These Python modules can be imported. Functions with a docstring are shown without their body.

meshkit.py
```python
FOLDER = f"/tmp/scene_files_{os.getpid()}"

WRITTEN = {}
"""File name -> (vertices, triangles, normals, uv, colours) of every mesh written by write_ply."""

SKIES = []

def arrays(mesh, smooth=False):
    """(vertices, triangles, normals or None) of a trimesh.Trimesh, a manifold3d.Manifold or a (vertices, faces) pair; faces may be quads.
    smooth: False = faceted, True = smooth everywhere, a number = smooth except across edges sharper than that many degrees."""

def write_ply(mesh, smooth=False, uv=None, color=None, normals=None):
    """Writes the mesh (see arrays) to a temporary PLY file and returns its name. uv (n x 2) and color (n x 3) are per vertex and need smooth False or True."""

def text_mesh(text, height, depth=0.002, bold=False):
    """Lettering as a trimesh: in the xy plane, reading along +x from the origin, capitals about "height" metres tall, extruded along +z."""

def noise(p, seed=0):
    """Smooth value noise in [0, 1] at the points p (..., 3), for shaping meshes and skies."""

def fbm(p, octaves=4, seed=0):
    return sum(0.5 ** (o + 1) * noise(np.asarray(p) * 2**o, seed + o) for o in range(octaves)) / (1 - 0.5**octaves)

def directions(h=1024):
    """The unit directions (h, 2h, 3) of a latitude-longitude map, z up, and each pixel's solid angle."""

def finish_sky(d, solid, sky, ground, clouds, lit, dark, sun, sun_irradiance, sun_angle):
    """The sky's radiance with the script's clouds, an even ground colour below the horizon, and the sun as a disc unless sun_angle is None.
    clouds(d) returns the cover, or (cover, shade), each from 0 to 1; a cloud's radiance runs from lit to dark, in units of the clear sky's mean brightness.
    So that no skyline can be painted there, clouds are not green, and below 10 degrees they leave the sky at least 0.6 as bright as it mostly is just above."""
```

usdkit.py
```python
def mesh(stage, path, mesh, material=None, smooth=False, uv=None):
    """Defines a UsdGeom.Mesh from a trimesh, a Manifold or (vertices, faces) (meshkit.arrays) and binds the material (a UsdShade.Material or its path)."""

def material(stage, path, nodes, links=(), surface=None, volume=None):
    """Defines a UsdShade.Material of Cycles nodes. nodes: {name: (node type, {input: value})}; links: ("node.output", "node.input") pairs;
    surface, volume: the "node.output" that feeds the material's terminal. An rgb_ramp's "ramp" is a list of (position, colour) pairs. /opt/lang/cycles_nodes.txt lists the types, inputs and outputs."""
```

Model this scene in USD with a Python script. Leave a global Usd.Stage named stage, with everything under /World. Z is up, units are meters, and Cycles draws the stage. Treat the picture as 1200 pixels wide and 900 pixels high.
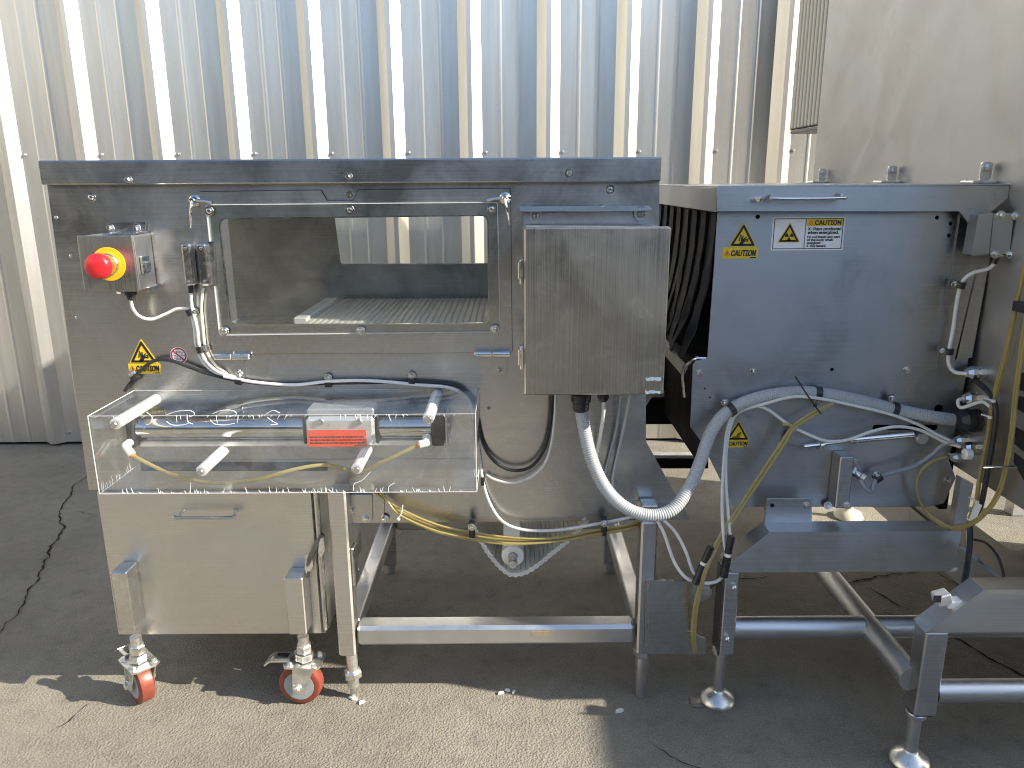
import math, random
import numpy as np, trimesh, usdkit, meshkit
from pxr import Usd, UsdGeom, UsdLux, UsdShade, Sdf, Gf
from shapely.geometry import Polygon, Point, box as sbox, LineString
from shapely.ops import unary_union
from shapely import affinity

random.seed(7); RNG = np.random.default_rng(7)
stage = Usd.Stage.CreateInMemory()
UsdGeom.SetStageUpAxis(stage, UsdGeom.Tokens.z); UsdGeom.SetStageMetersPerUnit(stage, 1.0)
UsdGeom.Xform.Define(stage, '/World'); UsdGeom.Scope.Define(stage, '/World/Looks')

# ------------------------------------------------------------------ camera
FPX, PITCH, ROLL, EYE = 905.0, math.radians(14.7), 0.006, np.array([0, 0, 1.1])
_f = np.array([0, math.cos(PITCH), -math.sin(PITCH)]); _u0 = np.array([0, math.sin(PITCH), math.cos(PITCH)]); _x = np.array([1.0, 0, 0])
_up = _u0 * math.cos(ROLL) + _x * math.sin(ROLL); _rt = _x * math.cos(ROLL) - _u0 * math.sin(ROLL)
cam = UsdGeom.Camera.Define(stage, '/World/camera')
m = Gf.Matrix4d(*_rt, 0, *_up, 0, *(-_f), 0, *EYE, 1)
cam.AddTransformOp().Set(m)
cam.CreateHorizontalApertureAttr(36.0); cam.CreateVerticalApertureAttr(27.0); cam.CreateFocalLengthAttr(36.0 * FPX / 1200)
cam.CreateClippingRangeAttr(Gf.Vec2f(0.05, 500)); cam.CreateExposureAttr(1.28)

# ------------------------------------------------------------------ sky and sun
SUN_EL, SUN = math.radians(30), np.array([0.965, -0.262, 0])
SUN = SUN / np.linalg.norm(SUN); SUNV = np.array([SUN[0] * math.cos(SUN_EL), SUN[1] * math.cos(SUN_EL), math.sin(SUN_EL)])
usdkit.material(stage, '/World/Looks/sky_light', {
    's': ('sky_texture', {'sky_type': 'single_scattering', 'sun_disc': False, 'sun_elevation': SUN_EL, 'sun_rotation': math.atan2(SUN[0], SUN[1]), 'aerosol_density': 1.0}),
    'b': ('background_shader', {'strength': 0.135})}, [('s.color', 'b.color')], surface='b.background')
dome = UsdLux.DomeLight.Define(stage, '/World/sky')
UsdShade.MaterialBindingAPI.Apply(dome.GetPrim()).Bind(UsdShade.Material.Get(stage, '/World/Looks/sky_light'))
dome.GetPrim().SetCustomDataByKey('kind', 'structure'); dome.GetPrim().SetCustomDataByKey('label', 'clear blue daytime sky')
sun = UsdLux.DistantLight.Define(stage, '/World/sun')
sun.CreateIntensityAttr(1.15); sun.CreateAngleAttr(0.55); sun.CreateNormalizeAttr(True); sun.CreateColorAttr(Gf.Vec3f(1.0, 0.92, 0.78))
sun.GetPrim().SetCustomDataByKey('kind', 'structure')
_q = Gf.Rotation(Gf.Vec3d(0, 0, 1), Gf.Vec3d(*SUNV))
sun.AddTransformOp().Set(Gf.Matrix4d().SetRotate(_q))

# ------------------------------------------------------------------ unprojection: a pixel of the 1200 x 900 photograph onto a plane of the place
def ray(px, py): return _rt * (px - 600) / FPX + _up * (450 - py) / FPX + _f
def P(px, py, Y): d = ray(px, py); return EYE + d * (Y / d[1])
def PX(px, py, X): d = ray(px, py); return EYE + d * (X / d[0])
def PZ(px, py, Z): d = ray(px, py); return EYE + d * ((Z - EYE[2]) / d[2])

# ------------------------------------------------------------------ scene tree
_used = {}
def numbered(parent, name):
    k = (parent, name); n = _used.get(k, 0); _used[k] = n + 1
    return f'{parent}/{name}' + (f'_{n:03d}' if n else '')
_base = {}
def meta(prim, label=None, cat=None, group=None, kind=None):
    for k, v in (('label', label), ('category', cat), ('group', group), ('kind', kind)):
        if v: prim.SetCustomDataByKey(k, v)
    return prim
def thing(name, label, cat, base, group=None, kind=None):
    p = numbered('/World', name); x = UsdGeom.Xform.Define(stage, p)
    base = np.array(base, float); x.AddTranslateOp().Set(Gf.Vec3d(*base)); _base[p] = base
    meta(x.GetPrim(), label, cat, group, kind); return p
def part(parent, name, mesh, mat, smooth=False, label=None, kind=None):
    """One Mesh prim under a thing or a part; the mesh comes in world coordinates."""
    if isinstance(mesh, (list, tuple)): mesh = trimesh.util.concatenate([x for x in mesh])
    p = numbered(parent, name); b = _base[parent]; _base[p] = b
    mm = mesh.copy(); mm.apply_translation(-b)
    usdkit.mesh(stage, p, mm, f'/World/Looks/{mat}', smooth=smooth)
    meta(stage.GetPrimAtPath(p), label, None, None, kind); return p
def solo(name, mesh, mat, label, cat, group=None, kind=None, smooth=False):
    if isinstance(mesh, (list, tuple)): mesh = trimesh.util.concatenate([x for x in mesh])
    p = numbered('/World', name); lo, hi = mesh.bounds; b = np.array([(lo[0] + hi[0]) / 2, (lo[1] + hi[1]) / 2, lo[2]])
    mm = mesh.copy(); mm.apply_translation(-b)
    g = usdkit.mesh(stage, p, mm, f'/World/Looks/{mat}', smooth=smooth); UsdGeom.Xformable(g).AddTranslateOp().Set(Gf.Vec3d(*b))
    meta(g.GetPrim(), label, cat, group, kind); _base[p] = b; return p

# ------------------------------------------------------------------ shapes
def bbox(x0, x1, y0, y1, z0, z1, bev=0.002):
    x0, x1 = sorted((x0, x1)); y0, y1 = sorted((y0, y1)); z0, z1 = sorted((z0, z1))
    bev = min(bev, (x1 - x0) / 3, (y1 - y0) / 3, (z1 - z0) / 3)
    if bev <= 0.0004:
        b = trimesh.creation.box(extents=(x1 - x0, y1 - y0, z1 - z0)); b.apply_translation(((x0 + x1) / 2, (y0 + y1) / 2, (z0 + z1) / 2)); return b
    pts = []
    for X, sx in ((x0, 1), (x1, -1)):
        for Y, sy in ((y0, 1), (y1, -1)):
            for Z, sz in ((z0, 1), (z1, -1)):
                pts += [(X, Y + sy * bev, Z + sz * bev), (X + sx * bev, Y, Z + sz * bev), (X + sx * bev, Y + sy * bev, Z)]
    return trimesh.convex.convex_hull(np.array(pts))
def hull(pts): return trimesh.convex.convex_hull(np.array(pts, float))
def clean(poly, r):
    return poly.buffer(-r, quad_segs=4).buffer(2 * r, quad_segs=4).buffer(-r, quad_segs=4) if r else poly
def prism_xz(poly, Yf, t):
    """Extrudes a polygon of (x, z) from the front face y = Yf back by t."""
    out = []
    for g in getattr(poly, 'geoms', [poly]):
        e = trimesh.creation.extrude_polygon(g, t, engine='earcut'); v = e.vertices
        e.vertices = np.stack([v[:, 0], Yf + t - v[:, 2], v[:, 1]], 1); out.append(e)
    return trimesh.util.concatenate(out)
def prism_yz(poly, X0, t):
    """Extrudes a polygon of (y, z) from x = X0 to X0 + t."""
    out = []
    for g in getattr(poly, 'geoms', [poly]):
        e = trimesh.creation.extrude_polygon(g, t, engine='earcut'); v = e.vertices
        e.vertices = np.stack([X0 + v[:, 2], v[:, 0], v[:, 1]], 1); out.append(e)
    return trimesh.util.concatenate(out)
def ppoly(px, Y, r=0): return clean(Polygon([(p[0], p[2]) for p in (P(a, b, Y) for a, b in px)]), r)
def plate(px, Y, t, holes=(), r=0):
    g = ppoly(px, Y, r)
    for h in holes: g = g.difference(h)
    return prism_xz(g, Y, t)
def basis(d):
    d = np.array(d, float); d /= np.linalg.norm(d)
    a = np.array([0, 0, 1.0]) if abs(d[2]) < 0.9 else np.array([1.0, 0, 0])
    u = np.cross(a, d); u /= np.linalg.norm(u); return u, np.cross(d, u), d
def lathe(prof, p0, d, n=16, rot=0.0):
    """prof: (radius, distance along d) pairs."""
    u, v, w = basis(d); a = np.arange(n) / n * 2 * np.pi + rot
    ring = np.cos(a)[:, None] * u + np.sin(a)[:, None] * v
    V = [np.array(p0) + w * prof[0][1]]
    for r, s in prof: V.extend(np.array(p0) + w * s + ring * r)
    V.append(np.array(p0) + w * prof[-1][1]); F = []
    L = len(prof)
    for i in range(n):
        j = (i + 1) % n
        F.append((0, 1 + j, 1 + i))
        for k in range(L - 1):
            a0, b0 = 1 + k * n + i, 1 + k * n + j
            F += [(a0, b0, b0 + n), (a0, b0 + n, a0 + n)]
        F.append((len(V) - 1, 1 + (L - 1) * n + i, 1 + (L - 1) * n + j))
    return trimesh.Trimesh(np.array(V), np.array(F), process=False)
def cyl(p0, p1, r, n=16, ch=0.0):
    p0, p1 = np.array(p0, float), np.array(p1, float); L = np.linalg.norm(p1 - p0)
    c = min(ch, r * 0.4, L * 0.3)
    return lathe([(r - c, 0), (r, c), (r, L - c), (r - c, L)] if c else [(r, 0), (r, L)], p0, p1 - p0, n)
def spline(pts, per=8):
    p = np.array(pts, float)
    if len(p) < 3: return np.linspace(p[0], p[-1], per + 1)
    q = np.vstack([2 * p[0] - p[1], p, 2 * p[-1] - p[-2]]); out = []
    for i in range(1, len(q) - 2):
        a, b, c, d = q[i - 1:i + 3]
        for t in np.arange(per) / per:
            out.append(0.5 * (2 * b + (c - a) * t + (2 * a - 5 * b + 4 * c - d) * t * t + (3 * b - a - 3 * c + d) * t ** 3))
    out.append(p[-1]); return np.array(out)
def resample(p, step):
    s = np.r_[0, np.cumsum(np.linalg.norm(np.diff(p, axis=0), axis=1))]; n = max(2, int(s[-1] / step))
    t = np.linspace(0, s[-1], n + 1); return np.stack([np.interp(t, s, p[:, k]) for k in range(3)], 1), t
def sweep(p, r, n=9):
    """A tube round the points p; r may be one radius or one per point."""
    p = np.array(p, float); r = np.broadcast_to(r, len(p)); T = np.gradient(p, axis=0); T /= np.linalg.norm(T, axis=1, keepdims=True) + 1e-12
    u, _, _ = basis(T[0]); V = []; a = np.arange(n) / n * 2 * np.pi
    for i in range(len(p)):
        u = u - T[i] * (u @ T[i]); u /= np.linalg.norm(u); w = np.cross(T[i], u)
        V.extend(p[i] + r[i] * (np.cos(a)[:, None] * u + np.sin(a)[:, None] * w))
    F = []
    for i in range(len(p) - 1):
        for k in range(n):
            k2 = (k + 1) % n; a0, b0 = i * n + k, i * n + k2
            F += [(a0, b0, b0 + n), (a0, b0 + n, a0 + n)]
    V.append(p[0]); V.append(p[-1]); c0, c1 = len(V) - 2, len(V) - 1; e = (len(p) - 1) * n
    for k in range(n):
        F.append((c0, (k + 1) % n, k)); F.append((c1, e + k, e + (k + 1) % n))
    return trimesh.Trimesh(np.array(V), np.array(F), process=False)
def pt(pts): return [P(*q) for q in pts]
def tube(pts, r, n=9, per=8): return sweep(spline(pt(pts), per), r, n)
def hexhead(p, d, r=0.0065, h=0.005, washer=True):
    """A hexagon bolt head on a washer, seated at p and pointing along d."""
    d = np.array(d, float); d /= np.linalg.norm(d); p = np.array(p, float); out = []
    w0 = 0.0
    if washer: out.append(lathe([(r * 1.45, -0.001), (r * 1.5, 0.0004), (r * 1.42, 0.0013)], p, d, 16)); w0 = 0.0013
    out.append(lathe([(r, w0), (r, w0 + h * 0.75), (r * 0.86, w0 + h)], p, d, 6, random.random()))
    out.append(lathe([(r * 0.62, w0 + h), (r * 0.5, w0 + h + 0.0006)], p, d, 12))
    return trimesh.util.concatenate(out)
def button(p, d, r=0.0055, h=0.0035):
    d = np.array(d, float); d /= np.linalg.norm(d); p = np.array(p, float)
    return trimesh.util.concatenate([lathe([(r * 1.5, -0.001), (r * 1.5, 0.0006), (r * 1.4, 0.0012)], p, d, 16),
        lathe([(r, 0.001), (r * 0.97, 0.001 + h * .4), (r * 0.75, 0.001 + h * .85), (r * 0.45, 0.001 + h), (r * 0.42, 0.001 + h * .5)], p, d, 14)])
NEG = np.array([0, -1.0, 0])
def text(s, height, cx, cz, Yf, bold=True, depth=0.0003, align='c', w=None, slant=0.0):
    """Lettering facing the front, thickened by a second copy set a hair aside and a hair deeper."""
    return trimesh.util.concatenate([text1(s, height, cx + k * height * .035, cz + k * height * .012, Yf - (k > 0) * .00006, bold, depth, align, w, slant) for k in (-1, 1)])
def text1(s, height, cx, cz, Yf, bold=True, depth=0.0003, align='c', w=None, slant=0.0):
    t = meshkit.text_mesh(s, height, depth, bold); v = t.vertices.copy()
    lo, hi = v[:, 0].min(), v[:, 0].max(); x0 = (lo + hi) / 2 if align == 'c' else lo
    sx = (w / (hi - lo)) if w else 1.0
    X = (v[:, 0] - x0) * sx + slant * v[:, 1]
    t.vertices = np.stack([cx + X, Yf - v[:, 2], cz + v[:, 1] - (height / 2 if align == 'c' else 0)], 1); return t

# ------------------------------------------------------------------ materials
def mat(name, nodes, links=(), surface='p.BSDF', volume=None): usdkit.material(stage, f'/World/Looks/{name}', nodes, links, surface=surface, volume=volume)
def simple(name, col, rough=0.5, metal=0.0, spec=0.5, **kw):
    mat(name, {'p': ('principled_bsdf', {'base_color': col, 'roughness': rough, 'metallic': metal, 'specular_ior_level': spec, **kw})})
def worn(name, col, rough, metal=0.0, scale=18, var=0.18, bump=0.0, rv=0.12, spec=0.5, seed=0.0, **kw):
    """A surface whose tone and gloss wander a little, as handled things do."""
    lo, hi = [c * (1 - var) for c in col], [min(1, c * (1 + var)) for c in col]
    nodes = {'g': ('geometry', {}), 'n': ('noise_texture', {'scale': scale, 'detail': 5, 'roughness': 0.65}), 'm': ('mapping', {'location': (seed, seed * 2, seed * 3)}),
             'r': ('rgb_ramp', {'ramp': [(0.28, lo), (0.72, hi)]}), 'q': ('map_range', {'from_min': 0.3, 'from_max': 0.7, 'to_min': max(0.02, rough - rv), 'to_max': rough + rv, 'clamp': True}),
             'p': ('principled_bsdf', {'metallic': metal, 'specular_ior_level': spec, **kw})}
    links = [('g.position', 'm.vector'), ('m.vector', 'n.vector'), ('n.fac', 'r.fac'), ('r.color', 'p.base_color'), ('n.fac', 'q.value'), ('q.result', 'p.roughness')]
    if bump:
        nodes['n2'] = ('noise_texture', {'scale': scale * 9, 'detail': 3}); nodes['b'] = ('bump', {'strength': bump, 'distance': 0.002})
        links += [('m.vector', 'n2.vector'), ('n2.fac', 'b.height'), ('b.normal', 'p.normal')]
    mat(name, nodes, links)
def brushed(name, col, rough, direction, tang, var=0.06, smear=0.22, grain=0.12, aniso=0.6, scuff=0.0):
    """Brushed stainless: fine streaks along one direction, smeared reflections, finger marks and dull patches."""
    sc = {'x': (2.5, 2.5, 620), 'z': (620, 2.5, 2.5)}[direction]
    nodes = {'g': ('geometry', {}), 'm': ('mapping', {'scale': sc}), 'n': ('noise_texture', {'scale': 1.6, 'detail': 4, 'roughness': 0.7}),
             'c': ('noise_texture', {'scale': 5.5, 'detail': 6, 'roughness': 0.6, 'distortion': 0.6}),
             'r': ('rgb_ramp', {'ramp': [(0.25, [c * (1 - var) for c in col]), (0.75, [min(1, c * (1 + var)) for c in col])]}),
             'q1': ('map_range', {'from_min': 0.3, 'from_max': 0.7, 'to_min': rough - grain * 0.2, 'to_max': rough + grain * 0.2}),
             'q2': ('map_range', {'from_min': 0.35, 'from_max': 0.7, 'to_min': -0.06, 'to_max': smear * 0.5, 'clamp': True}),
             'a': ('math', {'math_type': 'add', 'use_clamp': True}),
             'bm': ('mapping', {'scale': (2.2, 2.2, 2.2)}), 'bn': ('noise_texture', {'scale': 1.0, 'detail': 1}), 'b0': ('bump', {'strength': 0.25, 'distance': 0.006}),
             'b': ('bump', {'strength': 0.035, 'distance': 0.0003}), 't': ('combine_xyz', dict(zip('xyz', tang))),
             'p': ('principled_bsdf', {'metallic': 1.0, 'anisotropic': aniso})}
    links = [('g.position', 'm.vector'), ('m.vector', 'n.vector'), ('g.position', 'c.vector'), ('n.fac', 'r.fac'), ('n.fac', 'q1.value'), ('c.fac', 'q2.value'),
             ('q1.result', 'a.value1'), ('q2.result', 'a.value2'), ('a.value', 'p.roughness'), ('r.color', 'p.base_color'), ('g.position', 'bm.vector'), ('bm.vector', 'bn.vector'),
             ('bn.fac', 'b0.height'), ('b0.normal', 'b.normal'), ('n.fac', 'b.height'), ('b.normal', 'p.normal'), ('t.vector', 'p.tangent')]
    if scuff:
        nodes['sn'] = ('noise_texture', {'scale': 14, 'detail': 8, 'roughness': 0.75, 'distortion': 1.5})
        nodes['sr'] = ('rgb_ramp', {'ramp': [(0.56, (0, 0, 0)), (0.72, (scuff,) * 3)]})
        nodes['mx'] = ('mix_color', {'b': (0.62, 0.61, 0.58)})
        links = [l for l in links if l != ('r.color', 'p.base_color')] + [('g.position', 'sn.vector'), ('sn.fac', 'sr.fac'), ('sr.color', 'mx.fac'), ('r.color', 'mx.a'), ('mx.result', 'p.base_color')]
    mat(name, nodes, links)
STEEL = (0.54, 0.53, 0.51)
brushed('steel_panel', (0.5, 0.493, 0.478), 0.27, 'x', (0, 0, 1))
brushed('steel_hood', (0.45, 0.455, 0.465), 0.36, 'x', (0, 0, 1), smear=0.2, aniso=0.5)
brushed('steel_box', (0.39, 0.385, 0.365), 0.34, 'z', (1, 0, 0), var=0.13, grain=0.25, scuff=0.5, aniso=0.4)
brushed('steel_cart', (0.68, 0.655, 0.61), 0.36, 'x', (0, 0, 1), smear=0.15)
brushed('steel_side', (0.52, 0.51, 0.49), 0.42, 'z', (1, 0, 0), smear=0.3, aniso=0.3)
brushed('steel_beam', (0.55, 0.545, 0.54), 0.36, 'x', (0, 0, 1), grain=0.2)
worn('steel_satin', (0.6, 0.6, 0.59), 0.42, 1.0, scale=30, var=0.05, bump=0.04, rv=0.06)
worn('steel_bright', (0.66, 0.65, 0.63), 0.2, 1.0, scale=40, var=0.1, rv=0.08)
worn('steel_dark', (0.2, 0.2, 0.2), 0.4, 1.0, scale=40)
worn('chrome', (0.6, 0.595, 0.58), 0.1, 1.0, scale=40, var=0.05, rv=0.04)
worn('aluminium', (0.72, 0.72, 0.7), 0.38, 0.7, scale=40, var=0.06)
worn('black_plastic', (0.018, 0.018, 0.02), 0.4, scale=60, var=0.3)
worn('black_rubber', (0.012, 0.012, 0.013), 0.62, scale=25, var=0.3, spec=0.3)
worn('black_inside', (0.012, 0.012, 0.012), 0.7, scale=10, spec=0.15)
worn('white_plastic', (0.78, 0.77, 0.73), 0.38, scale=40, var=0.06)
worn('white_cable', (0.66, 0.655, 0.62), 0.42, scale=60, var=0.08)
worn('grey_cable', (0.27, 0.29, 0.31), 0.45, scale=60, var=0.08)
worn('conduit_grey', (0.36, 0.37, 0.375), 0.4, scale=50, var=0.06)
worn('black_cable', (0.02, 0.02, 0.022), 0.4, scale=60, var=0.2)
mat('belt_white', {'d': ('principled_bsdf', {'base_color': (0.87, 0.86, 0.82), 'roughness': 0.45}), 'l': ('translucent_bsdf', {'color': (0.8, 0.77, 0.7)}), 'm': ('mix_closure', {'fac': 0.35})}, [('d.BSDF', 'm.closure1'), ('l.BSDF', 'm.closure2')], surface='m.closure')
worn('cream_plastic', (0.72, 0.68, 0.55), 0.5, scale=30, var=0.1)
worn('sign_yellow', (0.72, 0.5, 0.03), 0.42, scale=50, var=0.08)
worn('ring_yellow', (0.8, 0.47, 0.015), 0.4, scale=50, var=0.05)
simple('ink_black', (0.012, 0.012, 0.012), 0.45)
simple('ink_red', (0.42, 0.03, 0.04), 0.45)
simple('ink_orange', (0.75, 0.2, 0.03), 0.45)
worn('label_white', (0.78, 0.79, 0.8), 0.4, scale=50, var=0.04)
worn('label_red', (0.78, 0.1, 0.045), 0.45, scale=40, var=0.08)
worn('stop_red', (0.62, 0.018, 0.025), 0.28, scale=30, var=0.1, rv=0.06)
worn('wheel_red', (0.21, 0.05, 0.03), 0.4, scale=40, var=0.2)
worn('wheel_hub', (0.33, 0.36, 0.37), 0.35, scale=40, var=0.1)
worn('zinc', (0.68, 0.67, 0.62), 0.33, 0.9, scale=40, var=0.12)
worn('ac_paint', (0.52, 0.49, 0.41), 0.5, scale=12, var=0.06)
simple('ac_gap', (0.06, 0.058, 0.05), 0.6)
worn('tape_blue', (0.24, 0.31, 0.36), 0.5, scale=90, var=0.35)
worn('litter_white', (0.7, 0.69, 0.66), 0.7)
worn('label_tan', (0.3, 0.24, 0.16), 0.6, scale=200, var=0.3)
simple('crack_dark', (0.022, 0.02, 0.018), 0.95, spec=0.1)
# corrugated wall: bare aluminium-zinc sheet, faint spangle
mat('wall_sheet', {'g': ('geometry', {}), 'v': ('voronoi_texture', {'scale': 420}), 'n': ('noise_texture', {'scale': 3, 'detail': 5}), 'mp': ('mapping', {'scale': (9, 9, 0.7)}), 'n2': ('noise_texture', {'scale': 3, 'detail': 4}),
    'r': ('rgb_ramp', {'ramp': [(0.3, (0.56, 0.545, 0.515)), (0.7, (0.67, 0.655, 0.62))]}), 'h': ('map_range', {'from_min': 0, 'from_max': 1, 'to_min': 0.34, 'to_max': 0.4}),
    's': ('separate_color', {}), 'b0': ('bump', {'strength': 0.05, 'distance': 0.004}), 'p': ('principled_bsdf', {'metallic': 0.85})},
    [('g.position', 'v.vector'), ('g.position', 'mp.vector'), ('mp.vector', 'n2.vector'), ('n2.fac', 'r.fac'), ('r.color', 'p.base_color'), ('v.color', 's.color'), ('s.r', 'h.value'), ('h.result', 'p.roughness'),
     ('g.position', 'n.vector'), ('n.fac', 'b0.height'), ('b0.normal', 'p.normal')])
# worn asphalt / concrete yard
mat('yard', {'g': ('geometry', {}), 'n1': ('noise_texture', {'scale': 1.3, 'detail': 7, 'roughness': 0.62}), 'n2': ('noise_texture', {'scale': 260, 'detail': 3, 'roughness': 0.7}), 'n3': ('noise_texture', {'scale': 22, 'detail': 6, 'roughness': 0.7}),
    'v': ('voronoi_texture', {'scale': 210}), 'r': ('rgb_ramp', {'ramp': [(0.3, (0.175, 0.159, 0.13)), (0.5, (0.25, 0.231, 0.19)), (0.72, (0.315, 0.292, 0.245))]}),
    'r2': ('rgb_ramp', {'ramp': [(0.3, (0.62, 0.62, 0.62)), (0.62, (1.0, 1.0, 1.0)), (0.8, (1.25, 1.22, 1.16))]}), 'r3': ('rgb_ramp', {'ramp': [(0.28, (0.66, 0.66, 0.66)), (0.46, (0.97, 0.97, 0.97)), (0.7, (1.1, 1.1, 1.1))]}),
    'mx': ('mix_color', {'blend_type': 'multiply', 'fac': 1.0, 'use_clamp': False}), 'mx2': ('mix_color', {'blend_type': 'multiply', 'fac': 0.8, 'use_clamp': False}),
    'h': ('math', {'math_type': 'multiply_add', 'value2': 0.55}), 'b': ('bump', {'strength': 0.7, 'distance': 0.0026}), 'b1': ('bump', {'strength': 0.3, 'distance': 0.008}), 'p': ('principled_bsdf', {'roughness': 0.9, 'specular_ior_level': 0.2})},
    [('g.position', 'n1.vector'), ('g.position', 'n2.vector'), ('g.position', 'n3.vector'), ('g.position', 'v.vector'), ('n1.fac', 'r.fac'), ('n2.fac', 'r2.fac'), ('n3.fac', 'r3.fac'), ('r.color', 'mx.a'), ('r2.color', 'mx.b'),
     ('mx.result', 'mx2.a'), ('r3.color', 'mx2.b'), ('mx2.result', 'p.base_color'), ('n2.fac', 'h.value1'), ('v.distance', 'h.value3'), ('h.value', 'b.height'), ('n3.fac', 'b1.height'), ('b1.normal', 'b.normal'), ('b.normal', 'p.normal')])
def clear(name, tint, rough=0.03, dirt=0.05, base=0.0, dcol=(0.7, 0.7, 0.66)):
    """Thin clear sheet: see-through, mirror-like at a slant, with a film of dust."""
    mat(name, {'g': ('geometry', {}), 'io': ('mix_float', {'a': 1.49, 'b': 1 / 1.49}), 'f': ('fresnel', {}), 't': ('transparent_bsdf', {'color': tint}), 's': ('glossy_bsdf', {'color': (0.9, 0.9, 0.9), 'roughness': rough}), 'm': ('mix_closure', {}),
        'n': ('noise_texture', {'scale': 9, 'detail': 8, 'roughness': 0.7, 'distortion': 0.8}), 'r': ('map_range', {'from_min': 0.42, 'from_max': 0.75, 'to_min': base, 'to_max': base + dirt, 'clamp': True}),
        'd': ('diffuse_bsdf', {'color': dcol}), 'm2': ('mix_closure', {})},
        [('g.backfacing', 'io.fac'), ('io.result', 'f.IOR'), ('f.fac', 'm.fac'), ('t.BSDF', 'm.closure1'), ('s.BSDF', 'm.closure2'), ('g.position', 'n.vector'), ('n.fac', 'r.value'), ('r.result', 'm2.fac'), ('m.closure', 'm2.closure1'), ('d.BSDF', 'm2.closure2')], surface='m2.closure')
clear('acrylic', (0.985, 0.988, 0.985), dirt=0.05, base=0.002)
clear('pane', (0.93, 0.94, 0.93), dirt=0.018, base=0.0)
mat('acrylic_edge', {'t': ('transparent_bsdf', {'color': (0.95, 0.97, 0.96)}), 'd': ('diffuse_bsdf', {'color': (0.85, 0.86, 0.85)}), 'l': ('translucent_bsdf', {'color': (0.85, 0.86, 0.85)}), 'm0': ('mix_closure', {'fac': 0.5}), 'm': ('mix_closure', {'fac': 0.62})},
    [('d.BSDF', 'm0.closure1'), ('l.BSDF', 'm0.closure2'), ('t.BSDF', 'm.closure1'), ('m0.closure', 'm.closure2')], surface='m.closure')
mat('hose_amber', {'t': ('transparent_bsdf', {'color': (0.92, 0.86, 0.6)}), 'd': ('diffuse_bsdf', {'color': (0.62, 0.53, 0.24)}), 'l': ('translucent_bsdf', {'color': (0.6, 0.51, 0.23)}), 's': ('glossy_bsdf', {'color': (0.9, 0.9, 0.9), 'roughness': 0.18}), 'f': ('fresnel', {}), 'g': ('geometry', {}), 'io': ('mix_float', {'a': 1.5, 'b': 1 / 1.5}),
    'm0': ('mix_closure', {'fac': 0.5}), 'm1': ('mix_closure', {'fac': 0.74}), 'm2': ('mix_closure', {})},
    [('d.BSDF', 'm0.closure1'), ('l.BSDF', 'm0.closure2'), ('t.BSDF', 'm1.closure1'), ('m0.closure', 'm1.closure2'), ('g.backfacing', 'io.fac'), ('io.result', 'f.IOR'), ('f.fac', 'm2.fac'), ('m1.closure', 'm2.closure1'), ('s.BSDF', 'm2.closure2')], surface='m2.closure')

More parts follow.
